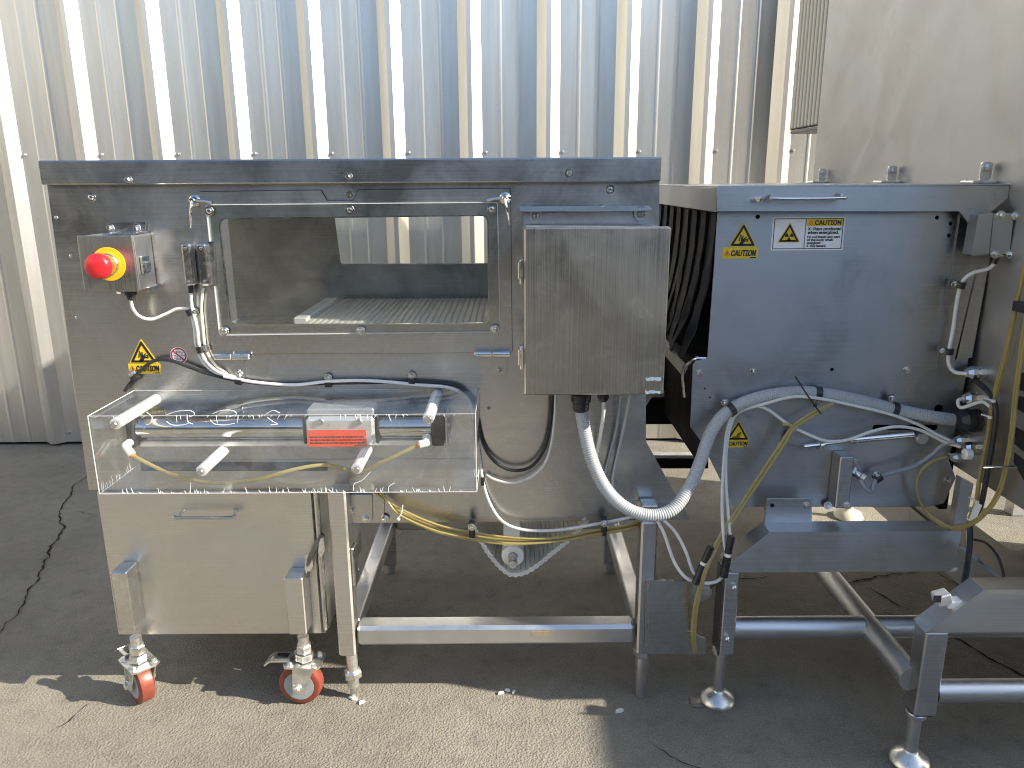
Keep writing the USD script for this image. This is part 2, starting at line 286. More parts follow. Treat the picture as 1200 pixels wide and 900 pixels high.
# ------------------------------------------------------------------ ground
gv, gf = [], []
gnd = trimesh.creation.box(extents=(120, 120, 0.3)); gnd.apply_translation((0, 0, -0.15))
solo('ground', gnd, 'yard', 'worn grey concrete yard, sunlit in front and shaded under the machines', 'ground', kind='structure')
def crack(pxs, w, wob, seed):
    r = np.random.default_rng(seed); p, _ = resample(np.array([PZ(a, b, 0) for a, b in pxs]), 0.012)
    off = np.cumsum(r.normal(0, wob, len(p))); off -= np.linspace(off[0], off[-1], len(p))
    T = np.gradient(p, axis=0); N = np.stack([-T[:, 1], T[:, 0], 0 * T[:, 0]], 1); N /= np.linalg.norm(N, axis=1, keepdims=True)
    c = p + N * off[:, None]; hw = w * (0.25 + 0.9 * r.random(len(p))) * np.sin(np.linspace(0.12, 3.05, len(p))) ** 0.4
    V = np.vstack([c + N * hw[:, None], c - N * hw[:, None]]); V[:, 2] = 0.003; n = len(p); F = []
    for i in range(n - 1): F += [(i, n + i, i + 1), (n + i, n + i + 1, i + 1)]
    return trimesh.Trimesh(V, np.array(F), process=False)
for k, (c, w, wob) in enumerate([
    ([(108, 548), (92, 572), (80, 598), (62, 635), (30, 690), (8, 722), (-30, 770)], 0.0032, 0.004), ([(88, 600), (112, 604)], 0.0012, 0.003),
    ([(1098, 672), (1130, 690)], 0.003, 0.001), ([(1020, 690), (1066, 716)], 0.003, 0.002), ([(1113, 745), (1160, 772), (1215, 802)], 0.004, 0.002), ([(988, 684), (1030, 678), (1075, 672)], 0.004, 0.003),
    ([(60, 860), (85, 840), (105, 825)], 0.0012, 0.003), ([(800, 700), (850, 684), (900, 676)], 0.003, 0.003), ([(760, 870), (800, 888), (830, 905)], 0.0015, 0.003)]):
    solo('ground_crack', crack(c, w, wob, k), 'crack_dark', ['long jagged crack running to the left wall', 'short hairline side crack by the left wall', 'slab joint behind the tunnel beam', 'slab joint under the tunnel frame', 'slab joint at the lower right', 'crack across the slab under the tunnel frame', 'hairline crack in the sunlit corner', 'crack behind the short tunnel leg', 'hairline crack in the shaded foreground'][k], 'ground crack', kind='structure')
def flake(px, py, s, rot):
    c = PZ(px, py, 0.002); a = np.array([[-1, -.35], [.2, -.5], [1, -.1], [.7, .4], [-.6, .45]]) * s
    R = np.array([[math.cos(rot), -math.sin(rot)], [math.sin(rot), math.cos(rot)]]); a = a @ R.T
    return hull(np.vstack([np.c_[a[:, 0] + c[0], a[:, 1] + c[1], np.full(5, .001)], np.c_[a[:, 0] * .8 + c[0], a[:, 1] * .8 + c[1], np.full(5, .005)]]))
solo('litter', [flake(726, 833, .011, .3)], 'litter_white', 'small white scrap on the shaded ground before the right leg', 'litter')
solo('litter', [flake(587, 812, .008, .3), flake(595, 809, .007, -.4), flake(602, 811, .006, .9)], 'litter_white', 'three white paper flakes at the edge of the shadow', 'litter')
solo('litter', [flake(414, 818, .012, -.6), flake(424, 823, .008, .6)], 'litter_white', 'white paint flakes at the left machine foot', 'litter')

# ------------------------------------------------------------------ corrugated wall
WY = 3.2
wall = thing('corrugated_wall', 'silver corrugated metal wall behind the machines', 'wall', (0, WY, 0))
PITCHW, RX0 = 0.305, -0.157
prof = [(-0.045, 0), (-0.009, -0.032), (0.009, -0.032), (0.046, 0), (0.108, 0), (0.114, -0.0016), (0.120, -0.0016), (0.126, 0), (0.180, 0), (0.186, -0.0016), (0.192, -0.0016), (0.198, 0), (0.26, 0)]
def wall_panel(k0, n):
    pts = []
    for k in range(k0, k0 + n):
        x = RX0 + k * PITCHW
        pts += [(x + a, WY + b) for a, b in prof]
    pts[-1] = (RX0 + (k0 + n) * PITCHW - 0.0455, WY)
    bot = [(x, y + 0.0012) for x, y in pts][::-1]
    e = trimesh.creation.extrude_polygon(Polygon(pts + bot), 5.2, engine='earcut'); e.apply_translation((0, 0, 0.012)); return e
for k0 in range(-21, 21, 3): part(wall, 'wall_sheet', wall_panel(k0, 3), 'wall_sheet')
for k in range(-8, 6):
    for z in (1.212, 0.055, 2.4):
        x = RX0 + k * PITCHW + 0.058
        part(wall, 'screw', hexhead((x, WY, z), NEG, 0.0055, 0.006), 'steel_satin')
part(wall, 'base_sill', bbox(-6.6, 6.3, WY + 0.01, WY + 0.2, 0, 0.02, 0), 'black_inside')
part(wall, 'wall_back', bbox(-6.6, 6.3, WY + 0.05, WY + 0.2, 0.02, 5.2, 0), 'black_inside')

# ------------------------------------------------------------------ left machine: infeed conveyor housing
Y0 = 1.50
lm = thing('inspection_conveyor', 'stainless steel conveyor housing with a long window, left of the blue-grey tunnel', 'conveyor', (-0.35, 1.7, 0))
win = ppoly([(257, 256), (572, 252), (573, 379), (270, 381)], Y0, 0.012)
panel = ppoly([(55, 215), (773, 203), (772, 300), (757, 440), (757, 517), (808, 609), (405, 613), (405, 574), (104, 574)], Y0)
slot = ppoly([(165, 541), (384, 541), (384, 552), (165, 552)], Y0, 0.003)
hole_a = Point(*P(573, 478, Y0)[[0, 2]]).buffer(0.0035)
part(lm, 'front_panel', prism_xz(panel.difference(win).difference(slot).difference(hole_a), Y0, 0.003), 'steel_panel')
ZT = P(410, 186, 1.48)[2]; ZB = P(410, 214.5, 1.48)[2]; XL, XR = P(46, 206, 1.48)[0], P(775, 196, 1.48)[0]
part(lm, 'lid', [bbox(XL, XR, 1.482, 2.02, ZT - 0.004, ZT, 0.0015), bbox(XL, XR, 1.480, 1.486, ZB, ZT - 0.001, 0.002), bbox(XL, XL + .003, 1.488, 2.02, ZB, ZT - .005, 0), bbox(XR - .003, XR, 1.488, 2.02, ZB, ZT - .005, 0)], 'steel_panel')
for px, py in ((150, 211), (408, 207), (667, 203)): part(lm, 'lid_bolt', hexhead(P(px, py, 1.480), NEG, 0.0058, 0.006), 'steel_bright')
BY = 1.90
XLm, XRm = P(58, 230, Y0)[0], P(773, 230, Y0)[0]
back_open = ppoly([(392, 253.5), (660, 251), (660, 308), (399.5, 309)], BY, 0.006)
bp = sbox(P(271, 300, BY)[0], 0.46, XRm - .01, ZT - .006)
part(lm, 'back_panel', prism_xz(bp.difference(back_open), BY, 0.003), 'steel_panel')
part(lm, 'inner_floor', bbox(P(271, 300, BY)[0] + .01, XRm - .01, Y0 + .006, BY - .002, 0.775, 0.778, 0), 'steel_panel')
part(lm, 'slot_liner', prism_xz(slot.buffer(.006), Y0 + .0035, .002), 'black_inside')
# access door with screwed window
door = ppoly([(233, 225), (376, 223), (383, 235), (414, 235), (420, 222.5), (598, 221), (600, 413), (248, 415)], Y0 - .0035, 0.003)
ddoor = thing('access_door', 'hinged stainless door framing the long clear window', 'door', (P(415, 320, Y0)[0], Y0, P(415, 413, Y0)[2]))
part(ddoor, 'door_seal', prism_xz(door.buffer(.0011).difference(door.buffer(.0001)), Y0 - .0012, .001), 'black_rubber')
part(ddoor, 'door_sheet', prism_xz(door.difference(win), Y0 - .0035, .0028), 'steel_panel')
wfr = ppoly([(241, 240), (583, 237), (586, 389), (257, 393)], Y0 - .0095, 0.004)
part(ddoor, 'window_pane', prism_xz(wfr, Y0 - .0095, .0055), 'pane')
edge = wfr.buffer(0.0004).difference(wfr.buffer(-0.0008))
part(ddoor, 'pane_edge', prism_xz(edge, Y0 - .0099, .0059), 'acrylic_edge')
part(ddoor, 'window_trim', prism_xz(win.buffer(0.0008, quad_segs=4).difference(win.buffer(-0.0016, quad_segs=4)), Y0 - .0038, .005), 'steel_bright')
for px, py in ((245, 247), (410, 246), (576, 245), (580, 386), (423, 388), (263, 388)): part(ddoor, 'screw', button(P(px, py, Y0 - .0099), NEG, 0.0058), 'steel_bright')
part(lm, 'bolt', hexhead(P(410, 228, Y0), NEG, 0.0045, 0.003), 'steel_bright')
for hx, hy in ((272, 418), (577, 415)):
    a, b = P(hx - 21, hy, Y0 - .012), P(hx + 21, hy, Y0 - .012); mid = (a + b) / 2
    h = part(ddoor, 'hinge', [cyl(a, mid - [.0004, 0, 0], .0062, 16, .001), cyl(mid + [.0004, 0, 0], b, .0066, 16, .001)], 'steel_bright', 30)
    q = P(hx + 8, hy + 17, Y0)
    part(h, 'hinge_leaf', [prism_xz(clean(sbox(q[0] - .014, q[2] - .012, q[0] + .014, mid[2]), .004), Y0 - .006, .006), button((q[0], Y0 - .006, q[2] - .001), NEG, .0045)], 'steel_panel')
for kk, (lx, ly, sg) in enumerate(((229, 235, 1), (592, 232, -1))):
    c = P(lx, ly, Y0)
    l = part(lm, 'latch', [lathe([(.011, 0), (.011, .004), (.007, .006), (.006, .016), (.0035, .018)], c, NEG, 18)], 'chrome', 30)
    part(l, 'latch_lever', [sweep(spline([c + [0, -.015, 0], c + [-.003 * sg, -.02, -.02], c + [-.008 * sg, -.016, -.05]]), np.r_[np.linspace(.0035, .0012, 17)], 8),
                            sweep([c + [0, -.013, .001], c + [.022 * sg, -.012, -.001], c + [.034 * sg, -.009, -.004]], [.003, .003, .0036], 8)], 'chrome', 40)
for px, py, r in ((107, 231, .0058), (715, 222, .0058), (705, 243, .004)): part(lm, 'bolt', button(P(px, py, Y0), NEG, r), 'steel_bright')
for px, py in ((66, 255), (90, 372), (83, 300)): part(lm, 'rivet', lathe([(.0035, 0), (.003, .0015), (.0012, .002)], P(px, py, Y0), NEG, 12), 'steel_bright')
part(lm, 'bolt', hexhead(P(587, 434, Y0), NEG, .0055, .005), 'steel_bright'); part(lm, 'bolt', hexhead(P(685, 609, Y0), NEG, .0035, .003), 'steel_satin')
# rain lip and bracket above the electrical box
a, b = P(609, 247, 1.47), P(764, 242, 1.47)
part(lm, 'rain_lip', hull([(a[0], 1.458, a[2]), (b[0], 1.458, a[2]), (a[0], 1.5, a[2] + .007), (b[0], 1.5, a[2] + .007), (a[0], 1.5, a[2] - .001), (b[0], 1.5, a[2] - .001), (a[0], 1.458, a[2] - .0015), (b[0], 1.458, a[2] - .0015)]), 'steel_panel')
part(lm, 'box_rail', plate([(613, 250), (760, 248), (760, 264), (613, 266)], 1.49, .008, r=.002), 'steel_panel')
# belt
ZBELT = P(500, 380, Y0 + .02)[2] + .002
bxl = P(357, 380, Y0 + .03)[0]
nl = 0
x = bxl
while x < 0.30:                                             # belt modules across the top of the bed
    part(lm, 'belt_module', bbox(x, x + .0118, Y0 + .02, BY - .03, ZBELT - .008, ZBELT, .0022), 'belt_white'); x += .0127; nl += 1
part(lm, 'belt_nose', cyl((bxl, Y0 + .02, ZBELT - .013), (bxl, BY - .03, ZBELT - .013), .012, 20), 'belt_white', 30)
part(lm, 'guide_block', bbox(bxl - .03, bxl - .003, Y0 + .06, BY - .06, ZBELT - .01, ZBELT + .006, .002), 'white_plastic')
# hanging belt loop under the housing, one link after another
loop = spline(pt([(548, 600, 1.56), (560, 627, 1.56), (575, 652, 1.56), (592, 670, 1.56), (604, 674, 1.56), (622, 668, 1.56), (648, 648, 1.56), (672, 628, 1.56), (692, 606, 1.56)]), 10)
lp, _ = resample(loop, 0.0128)
for i in range(len(lp) - 1):
    a, b = lp[i], lp[i + 1]; t = (b - a) / np.linalg.norm(b - a); nrm = np.array([-t[2], 0, t[0]])
    c = (a + b) / 2; L = np.linalg.norm(b - a) * .492; h = .004
    pts = [c + t * L * sx * (1 if sz else .8) + nrm * h * sz2 + np.array([0, yy, 0]) for sx in (-1, 1) for sz, sz2 in ((1, 0), (0, 1), (0, -1)) for yy in (0, .30)]
    part(lm, 'belt_link', hull(pts), 'belt_white')
    ring = lathe([(.0052, 0), (.0058, .001), (.0058, .004), (.0052, .005), (.0028, .005), (.0028, .002)], a + [0, .004, 0], NEG, 14)
    part(lm, 'belt_eye', ring, 'white_plastic', 30)
part(lm, 'roller_arm', plate([(590, 600), (609, 600), (609, 640), (590, 640)], 1.535, .012, r=.002), 'white_plastic')
rc = P(601, 652, 1.535)
part(lm, 'return_roller', lathe([(.019, -.3), (.0245, -.29), (.0245, -.002), (.0225, 0), (.0105, .001), (.0105, -.01)], rc, NEG, 28), 'white_plastic', 30)
part(lm, 'roller_shaft', [lathe([(.0095, -.3), (.0095, .036), (.0085, .038), (.004, .0385), (.0035, .036)], rc + [.0, 0, .0], NEG, 18)], 'steel_satin', 30)
# legs, rail, feet
def legbox(pxl, pxr, pym, Yf, dep, ztop, zbot):
    x0, x1 = P(pxl, pym, Yf)[0], P(pxr, pym, Yf)[0]; return bbox(x0, x1, Yf, Yf + dep, zbot, ztop, .004), (x0 + x1) / 2
zt = P(390, 576, 1.45)[2]; zb = P(405, 770, 1.45)[2]
g, lx0 = legbox(391.5, 412, 690, 1.45, .045, zt, zb); part(lm, 'leg', g, 'steel_cart')
part(lm, 'leg_stub', bbox(lx0 + .0185, lx0 + .026, 1.458, 1.49, P(410, 690, 1.45)[2], P(410, 645, 1.45)[2], .003), 'steel_bright')
zt2 = P(760, 612, 1.45)[2]
g, lx1 = legbox(749, 768, 690, 1.45, .045, zt2, zb); part(lm, 'leg', g, 'steel_beam')
part(lm, 'leg_cap', bbox(lx1 - .0165, lx1 + .0165, 1.456, 1.496, zt2 + .001, zt2 + .033, .002), 'steel_bright')
part(lm, 'leg_flange', plate([(733, 588), (790, 588), (790, 609), (733, 609)], 1.494, .005, r=.002), 'steel_panel')
for px, py in ((740, 598), (781, 596)): part(lm, 'bolt', hexhead(P(px, py, 1.494), NEG, .006, .005), 'steel_satin')
for X in (lx0, lx1):
    part(lm, 'leg', bbox(X - .02, X + .02, 2.02, 2.06, .03, .47, .003), 'steel_beam')
    part(lm, 'depth_rail', bbox(X - .018, X + .018, 1.505, 2.018, .135, .175, .003), 'steel_beam')
zr0, zr1 = P(580, 757, 1.455)[2], P(580, 735, 1.455)[2]
part(lm, 'rail', bbox(lx0 + .021, lx1 - .021, 1.456, 1.503, zr0, zr1, .007), 'steel_satin')
part(lm, 'rail', bbox(lx0 + .021, lx1 - .021, 2.02, 2.06, zr0, zr1, .007), 'steel_satin')
a, b = P(623, 740, 1.4555), P(644, 752, 1.4555)
part(lm, 'label_remnant', bbox(a[0], b[0], 1.4552, 1.457, (a[2] + b[2]) / 2, a[2], 0), 'label_tan', label='torn tan label remnant')
part(lm, 'corner_plate', plate([(405, 580), (436, 580), (436, 612), (405, 612)], 1.494, .005, r=.003), 'steel_panel')
part(lm, 'corner_strip', plate([(440, 576), (450, 576), (450, 611), (440, 611)], 1.494, .005, r=.001), 'steel_panel')
for px, py in ((411, 597), (429, 608), (451, 608)): part(lm, 'bolt', hexhead(P(px, py, 1.494), NEG, .006, .006), 'steel_bright')
def foot(par, x, y, zc, m1='zinc'):
    f = part(par, 'foot', [cyl((x, y, .03), (x, y, zc + .01), .0125, 16, .001), lathe([(.015, 0), (.02, .004), (.02, .017), (.015, .021)], (x, y, zc * .42), (0, 0, 1), 6, .4)], m1)
    part(f, 'foot_pin', [lathe([(.004, 0.0), (.007, .01), (.009, .022), (.009, .045)], (x, y, 0), (0, 0, 1), 14)], 'steel_satin', 30)
foot(lm, lx0 + .003, 1.475, zb); 
f = part(lm, 'foot', [lathe([(.0, 0), (.011, .001), (.0115, .03), (.014, .085), (.014, zb - .012)], (lx1, 1.475, 0), (0, 0, 1), 16), lathe([(.018, 0), (.02, .003), (.02, .012), (.018, .014)], (lx1, 1.475, zb - .016), (0, 0, 1), 6, .4)], 'steel_satin', 30)
for X in (lx0, lx1): part(lm, 'foot', cyl((X, 2.04, 0), (X, 2.04, .03), .015, 12), 'steel_satin')
part(lm, 'link_plate', plate([(758, 680), (832, 681), (832, 701), (807, 712), (805.5, 739), (827, 749), (826.5, 767), (757, 766)], 1.446, .0035, r=.002), 'steel_panel')
part(lm, 'plate_flange', plate([(757, 680), (761.5, 680), (760, 766), (755.5, 766)], 1.4405, .005), 'steel_bright')
part(lm, 'plate_tab', plate([(816, 690), (834, 690), (834, 697), (816, 697)], 1.443, .002), 'steel_bright')

# ------------------------------------------------------------------ emergency stop box
eb_f = 1.416
es = thing('emergency_stop_box', 'small steel box with a red mushroom button on a yellow ring', 'emergency stop', (P(125, 340, Y0)[0], 1.46, P(125, 342, eb_f)[2]))
x0, x1 = P(94, 309, eb_f)[0], P(159, 309, eb_f)[0]; z1, z0 = P(122, 276, eb_f)[2], P(130, 342, eb_f)[2]
part(es, 'box_body', bbox(x0 + .002, x1 - .002, eb_f + .006, Y0 - .004, z0 + .001, z1 - .001, .003), 'steel_side')
part(es, 'box_cover', bbox(x0, x1, eb_f, eb_f + .0055, z0, z1, .0025), 'steel_box')
c = P(127.5, 309.5, eb_f)
part(es, 'yellow_ring', lathe([(.0305, -.001), (.0305, .0012), (.0295, .0016)], c, NEG, 40), 'ring_yellow', 30)
part(es, 'collar', lathe([(.02, 0), (.02, .007), (.0185, .009), (.0175, .022), (.014, .024)], c, NEG, 30), 'steel_bright', 30)
part(es, 'push_button', lathe([(.013, .02), (.0205, .026), (.0228, .032), (.0228, .038), (.0215, .044), (.017, .0475), (.008, .0495), (.002, .0498)], c, NEG, 36), 'stop_red', 45)
bz = z1 + .002
part(es, 'top_bracket', [plate([(128, 261), (170, 260), (170, 272), (128, 273)], 1.492, .006, r=.001), bbox(x0 + .04, x1 - .004, 1.43, 1.49, z1 + .0005, z1 + .003, .0008)], 'steel_bright')
for px in (129, 160): part(es, 'bolt', hexhead(P(px, 267, 1.492) , NEG, .0055, .006), 'steel_bright')
sx = x1 + .0008
part(es, 'side_catch', [bbox(sx - .002, sx + .004, 1.435, 1.462, z0 + .03, z0 + .062, .001), bbox(sx, sx + .009, 1.441, 1.456, z0 + .036, z0 + .052, .0015)], 'steel_bright')
part(es, 'corner_tab', bbox(x1 - .006, x1 + .004, 1.45, 1.49, z0 - .006, z0 + .004, .001), 'steel_bright')
gp = P(153, 343, 1.455)
part(es, 'cable_gland', [lathe([(.011, 0), (.011, .006), (.008, .008), (.0075, .014), (.005, .016)], gp + [0, 0, .002], (0, 0, -1), 12)], 'black_plastic')
part(es, 'gland_nut', lathe([(.013, 0), (.013, .004)], gp + [-.012, 0, .003], (0, 0, -1), 6), 'steel_bright')

# ------------------------------------------------------------------ door interlock switches by the window
sw = thing('interlock_switch', 'pair of narrow metal safety switches at the left edge of the window', 'safety switch', P(229, 335, Y0))
for pxl, pxr, Yf in ((211, 228, 1.478), (229, 246, 1.474)):
    a, b = P(pxl, 286, Yf), P(pxr, 335, Yf)
    c_ = part(sw, 'switch_body', bbox(a[0], b[0], Yf, Y0 - .001, b[2], a[2], .004), 'steel_bright', 30)
    for zz in (a[2] - .008, b[2] + .008): part(c_, 'screw', button(((a[0] + b[0]) / 2, Yf, zz), NEG, .003, .002), 'chrome')
part(sw, 'cable_boot', [cyl(P(223, 334, 1.487), P(224, 343, 1.487), .005, 12)], 'black_plastic')
part(sw, 'mounting_plate', plate([(243, 283), (250, 283), (252, 335), (246, 337)], 1.484, .012), 'steel_bright')

# ------------------------------------------------------------------ electrical box
CY = 1.354
cb = thing('electrical_box', 'scuffed square stainless electrical enclosure with a dull brushed door', 'electrical box', (P(697, 463, CY)[0], 1.42, P(697, 463, CY)[2]))
xa, xb = P(614.5, 365, CY)[0], P(782, 365, CY)[0]; za, zb_ = P(697, 463, CY)[2], P(697, 266.5, CY)[2]
part(cb, 'box_body', bbox(xa + .001, xb - .006, CY + .02, 1.486, za + .004, zb_ - .002, .003), 'steel_side')
part(cb, 'door', bbox(xa, xb, CY, CY + .0185, za, zb_, .0025), 'steel_box')
for py in (318, 418):
    q = P(612, py, CY + .02); part(cb, 'clamp', [bbox(xa - .008, xa - .0005, CY + .006, CY + .03, q[2] - .022, q[2] + .022, .0015), bbox(xa - .011, xa - .007, CY - .002, CY + .02, q[2] - .012, q[2] + .018, .001)], 'steel_bright')
for q in (P(628, 253, 1.486), P(751, 250, 1.486)): part(cb, 'mount_lug', lathe([(.014, 0), (.014, .004)], q, NEG, 20), 'steel_panel', 30)
for px, py in ((628, 253), (751, 250)): part(cb, 'bolt', hexhead(P(px, py, 1.482), NEG, .006, .005), 'steel_bright')
g0 = P(681, 463, 1.41)
part(cb, 'conduit_gland', [lathe([(.019, -.002), (.019, .012), (.0165, .014), (.0155, .028), (.0125, .032)], g0, (0, 0, -1), 14)], 'black_plastic', 30)
part(cb, 'cable_gland', [lathe([(.011, -.002), (.011, .008), (.007, .014)], P(707, 462, 1.42), (0, 0, -1), 8)], 'black_plastic')
for q in ((757, 442, 775, 446), (756, 458, 774, 461)):
    a, b = P(q[0], q[1], CY), P(q[2], q[3], CY); n = 7
    V = [(a[0] + (b[0] - a[0]) * i / n + RNG.normal(0, .0006), (a[2] if s else b[2]) + RNG.normal(0, .0012)) for s in (0, 1) for i in (range(n + 1) if s else range(n, -1, -1))]
    part(cb, 'tape_scrap', prism_xz(Polygon(V).buffer(0), CY - .0003, .0006), 'tape_blue')

# ------------------------------------------------------------------ clear guard over the rodless cylinder
GY = 1.325; ZGT = P(350, 456.5, Y0)[2]; ZGB = P(340, 577.5, GY)[2]
gl, gr = P(110, 535, GY)[0], P(558, 535, GY)[0]
gd = thing('clear_guard', 'cracked clear acrylic guard box over the pneumatic cylinder', 'guard', ((gl + gr) / 2, 1.41, ZGB))
T = .0045
part(gd, 'front_sheet', bbox(gl, gr, GY, GY + T, ZGB, ZGT, 0), 'acrylic')
part(gd, 'top_sheet', bbox(gl, gr, GY + T + .0004, Y0 - .001, ZGT - T, ZGT, 0), 'acrylic')
part(gd, 'bottom_sheet', bbox(gl, gr, GY + T + .0004, Y0 - .001, ZGB, ZGB + T, 0), 'acrylic')
for X in (gl, gr - T): part(gd, 'end_sheet', bbox(X, X + T, GY + T + .0004, Y0 - .001, ZGB + T + .0004, ZGT - T - .0004, 0), 'acrylic')
def rod(a, b, r=.0013): return cyl(a, b, r, 6)
E = [((gl, GY, ZGT), (gr, GY, ZGT)), ((gl, GY, ZGB), (gr, GY, ZGB)), ((gl, GY, ZGB), (gl, GY, ZGT)), ((gr, GY, ZGB), (gr, GY, ZGT)), ((gl, GY, ZGT), (gl, Y0, ZGT)), ((gr, GY, ZGT), (gr, Y0, ZGT)), ((gl, GY, ZGB), (gl, Y0, ZGB)),
     ((gr, GY, ZGB), (gr, Y0, ZGB)), ((gl, Y0 - .002, ZGT), (gr, Y0 - .002, ZGT)), ((gl, Y0 - .002, ZGB), (gr, Y0 - .002, ZGB)), ((gr, Y0 - .002, ZGB), (gr, Y0 - .002, ZGT))]
for k, (a, b) in enumerate(E): part(gd, 'glued_edge', rod(a, b, .0009 if k in (1, 2, 3, 4) else .0005), 'acrylic_edge', 30)
cz = []
for k in range(150):                                        # white crazing that creeps from the glued seams
    top = k % 3 == 0; x = RNG.uniform(gl + .03, gr - .03); L = abs(RNG.normal(0, .006)) + .002
    z = ZGT if top else ZGB; s = -1 if top else 1
    if not top and RNG.random() < .15: continue
    dx = RNG.normal(0, .003)
    cz.append(sweep(np.array([(x, GY - .0002, z), (x + dx * .4, GY - .0003, z + s * L * .5), (x + dx, GY - .0002, z + s * L)]), [.0007, .0005, .0002], 5))
for k in range(16):
    y = RNG.uniform(GY + .01, Y0 - .02); cz.append(sweep(np.array([(gl - .0002, y, ZGB), (gl - .0003, y + RNG.normal(0, .003), ZGB + .005 + abs(RNG.normal(0, .008)))]), [.0007, .0003], 5))
for pts in ([(172, 483), (178, 489), (176, 496), (171, 498)], [(195, 486), (208, 482), (222, 481), (228, 485), (224, 488)], [(219, 486), (220, 494), (226, 497)], [(195, 494), (202, 498), (214, 498), (221, 496)],
            [(249, 485), (260, 481), (272, 481), (277, 485), (268, 489)], [(246, 492), (252, 497), (264, 498), (275, 496)], [(312, 485), (320, 481), (328, 484)], [(313, 489), (320, 494), (325, 497), (317, 498)]):   # larger curled cracks along the upper front edge
    cz.append(sweep(spline(pt([(a, b, GY - .0003) for a, b in pts])), .0006, 5))
cz.append(sweep(spline(pt([(414, 575, GY - .0003), (415, 567, GY - .0003), (424, 563, GY - .0003), (434, 553, GY - .0003)])), .0006, 5)); cz.append(sweep(spline(pt([(455, 576, GY - .0003), (456, 570, GY - .0003), (462, 566, GY - .0003)])), .0007, 5))
part(gd, 'crazing', cz, 'label_white', kind='stuff')
for px, py in ((135, 497), (502, 490.5), (236, 552), (418, 549.5)):
    q = P(px, py, GY + .006)
    s = part(gd, 'standoff', cyl(q, (q[0], Y0 - .001, q[2]), .0105, 22, .001), 'white_plastic', 30)
    part(s, 'screw', lathe([(.0062, 0), (.0062, .0075), (.0055, .0085), (.003, .0085), (.0028, .007)], q, NEG, 14), 'steel_bright', 30)
part(gd, 'end_clip', bbox(gr + .0005, gr + .008, Y0 - .02, Y0 - .004, P(565, 560, Y0)[2] - .01, P(565, 560, Y0)[2] + .008, .001), 'black_plastic')
part(gd, 'end_clip', bbox(gl - .008, gl - .0005, Y0 - .02, Y0 - .004, P(101, 468, Y0)[2] - .008, P(101, 468, Y0)[2] + .006, .001), 'black_plastic')

# ------------------------------------------------------------------ pneumatic cylinder
CYL = 1.43
pc = thing('pneumatic_cylinder', 'rodless air cylinder inside the clear guard, polished tube and red label', 'cylinder', (P(330, 530, CYL)[0], 1.45, P(330, 530, CYL)[2]))
zc = P(330, 503, CYL)[2]; xl, xr = P(160, 510, CYL)[0], P(506, 510, CYL)[0]
part(pc, 'tube', cyl((xl, 1.445, zc), (xr, 1.445, zc), .0205, 32, .001), 'chrome', 30)
part(pc, 'guide_rail', bbox(xl, xr, 1.437, 1.452, zc - .038, zc - .026, .002), 'aluminium')
part(pc, 'guide_rail', bbox(xl - .01, xr, 1.446, 1.466, zc + .022, zc + .03, .002), 'steel_dark')
part(pc, 'back_plate', bbox(xl - .02, xr + .02, 1.475, 1.494, zc - .042, zc - .031, .002), 'aluminium')
part(pc, 'end_block', bbox(xl - .016, xl, 1.42, 1.475, zc - .034, zc + .03, .003), 'black_plastic')
part(pc, 'end_block', bbox(xr, xr + .024, 1.42, 1.475, zc - .034, zc + .028, .003), 'black_plastic')
part(pc, 'end_bracket', [bbox(xr + .026, xr + .03, 1.43, 1.49, zc - .034, zc + .026, .001)], 'steel_satin')
for dz in (-.02, 0, .018): part(pc, 'bolt', hexhead((xr + .03, 1.45, zc + dz), (1, 0, 0), .004, .004, False), 'steel_satin')
c0, c1 = P(358, 505, 1.415)[0], P(439, 505, 1.415)[0]
for xx in (c0 - .007, c1): part(pc, 'carriage_seal', bbox(xx, xx + .007, 1.42, 1.47, zc - .028, zc + .03, .003), 'black_plastic')
part(pc, 'carriage', bbox(c0, c1, 1.415, 1.47, zc - .03, zc + .027, .006), 'aluminium')
part(pc, 'carriage_top', bbox(c0 + .002, c1 - .002, 1.425, 1.475, zc + .0275, zc + .042, .003), 'aluminium')
for px in (376, 421): part(pc, 'bolt', lathe([(.0065, 0), (.0065, .003), (.0055, .004), (.003, .004), (.0028, .002)], P(px, 494, 1.4145), NEG, 16), 'steel_satin', 30)
a, b = P(360, 504, 1.4145), P(430, 523, 1.4145)
lab = part(pc, 'warning_label', prism_xz(clean(sbox(a[0], b[2], b[0], a[2]), .001), 1.4142, .0008), 'label_red', label='red label with three lines of small black print')
zz = a[2]; hh = a[2] - b[2]; W_ = b[0] - a[0]; tm = []
for j, row in enumerate((.42, .6, .78)):                    # the small print cannot be read in the photograph: word-long bars of ink
    x = a[0] + .004
    while x < b[0] - .006:
        w = RNG.uniform(.003, .0095); w = min(w, b[0] - .003 - x); tm.append(bbox(x, x + w, 1.4139, 1.4144, zz - hh * row - .0011, zz - hh * row + .0011, 0)); x += w + .0016
part(lab, 'print_line', tm, 'ink_black', kind='stuff')
for px, py, tx, ty in ((148, 523, 155, 533), (499, 519, 491, 521)):
    q = P(px, py, 1.405); e = P(tx, ty, 1.40)
    fit = part(pc, 'elbow_fitting', [sweep(spline([q + [0, .022, .003], q + [0, .004, .002], q, e]), [.0075] * 25, 12), cyl(q + [0, .02, .003], q + [0, .026, .003], .009, 12)], 'white_plastic', 40)
    part(fit, 'release_collar', cyl(e - (e - q) * .05, e + (e - q) * .2, .006, 12), 'ink_orange', 30)
def hose(name, pts, r, mt, label, cat, group=None, n=9, per=8): return solo(name, tube(pts, r, n, per), mt, label, cat, group, smooth=60)
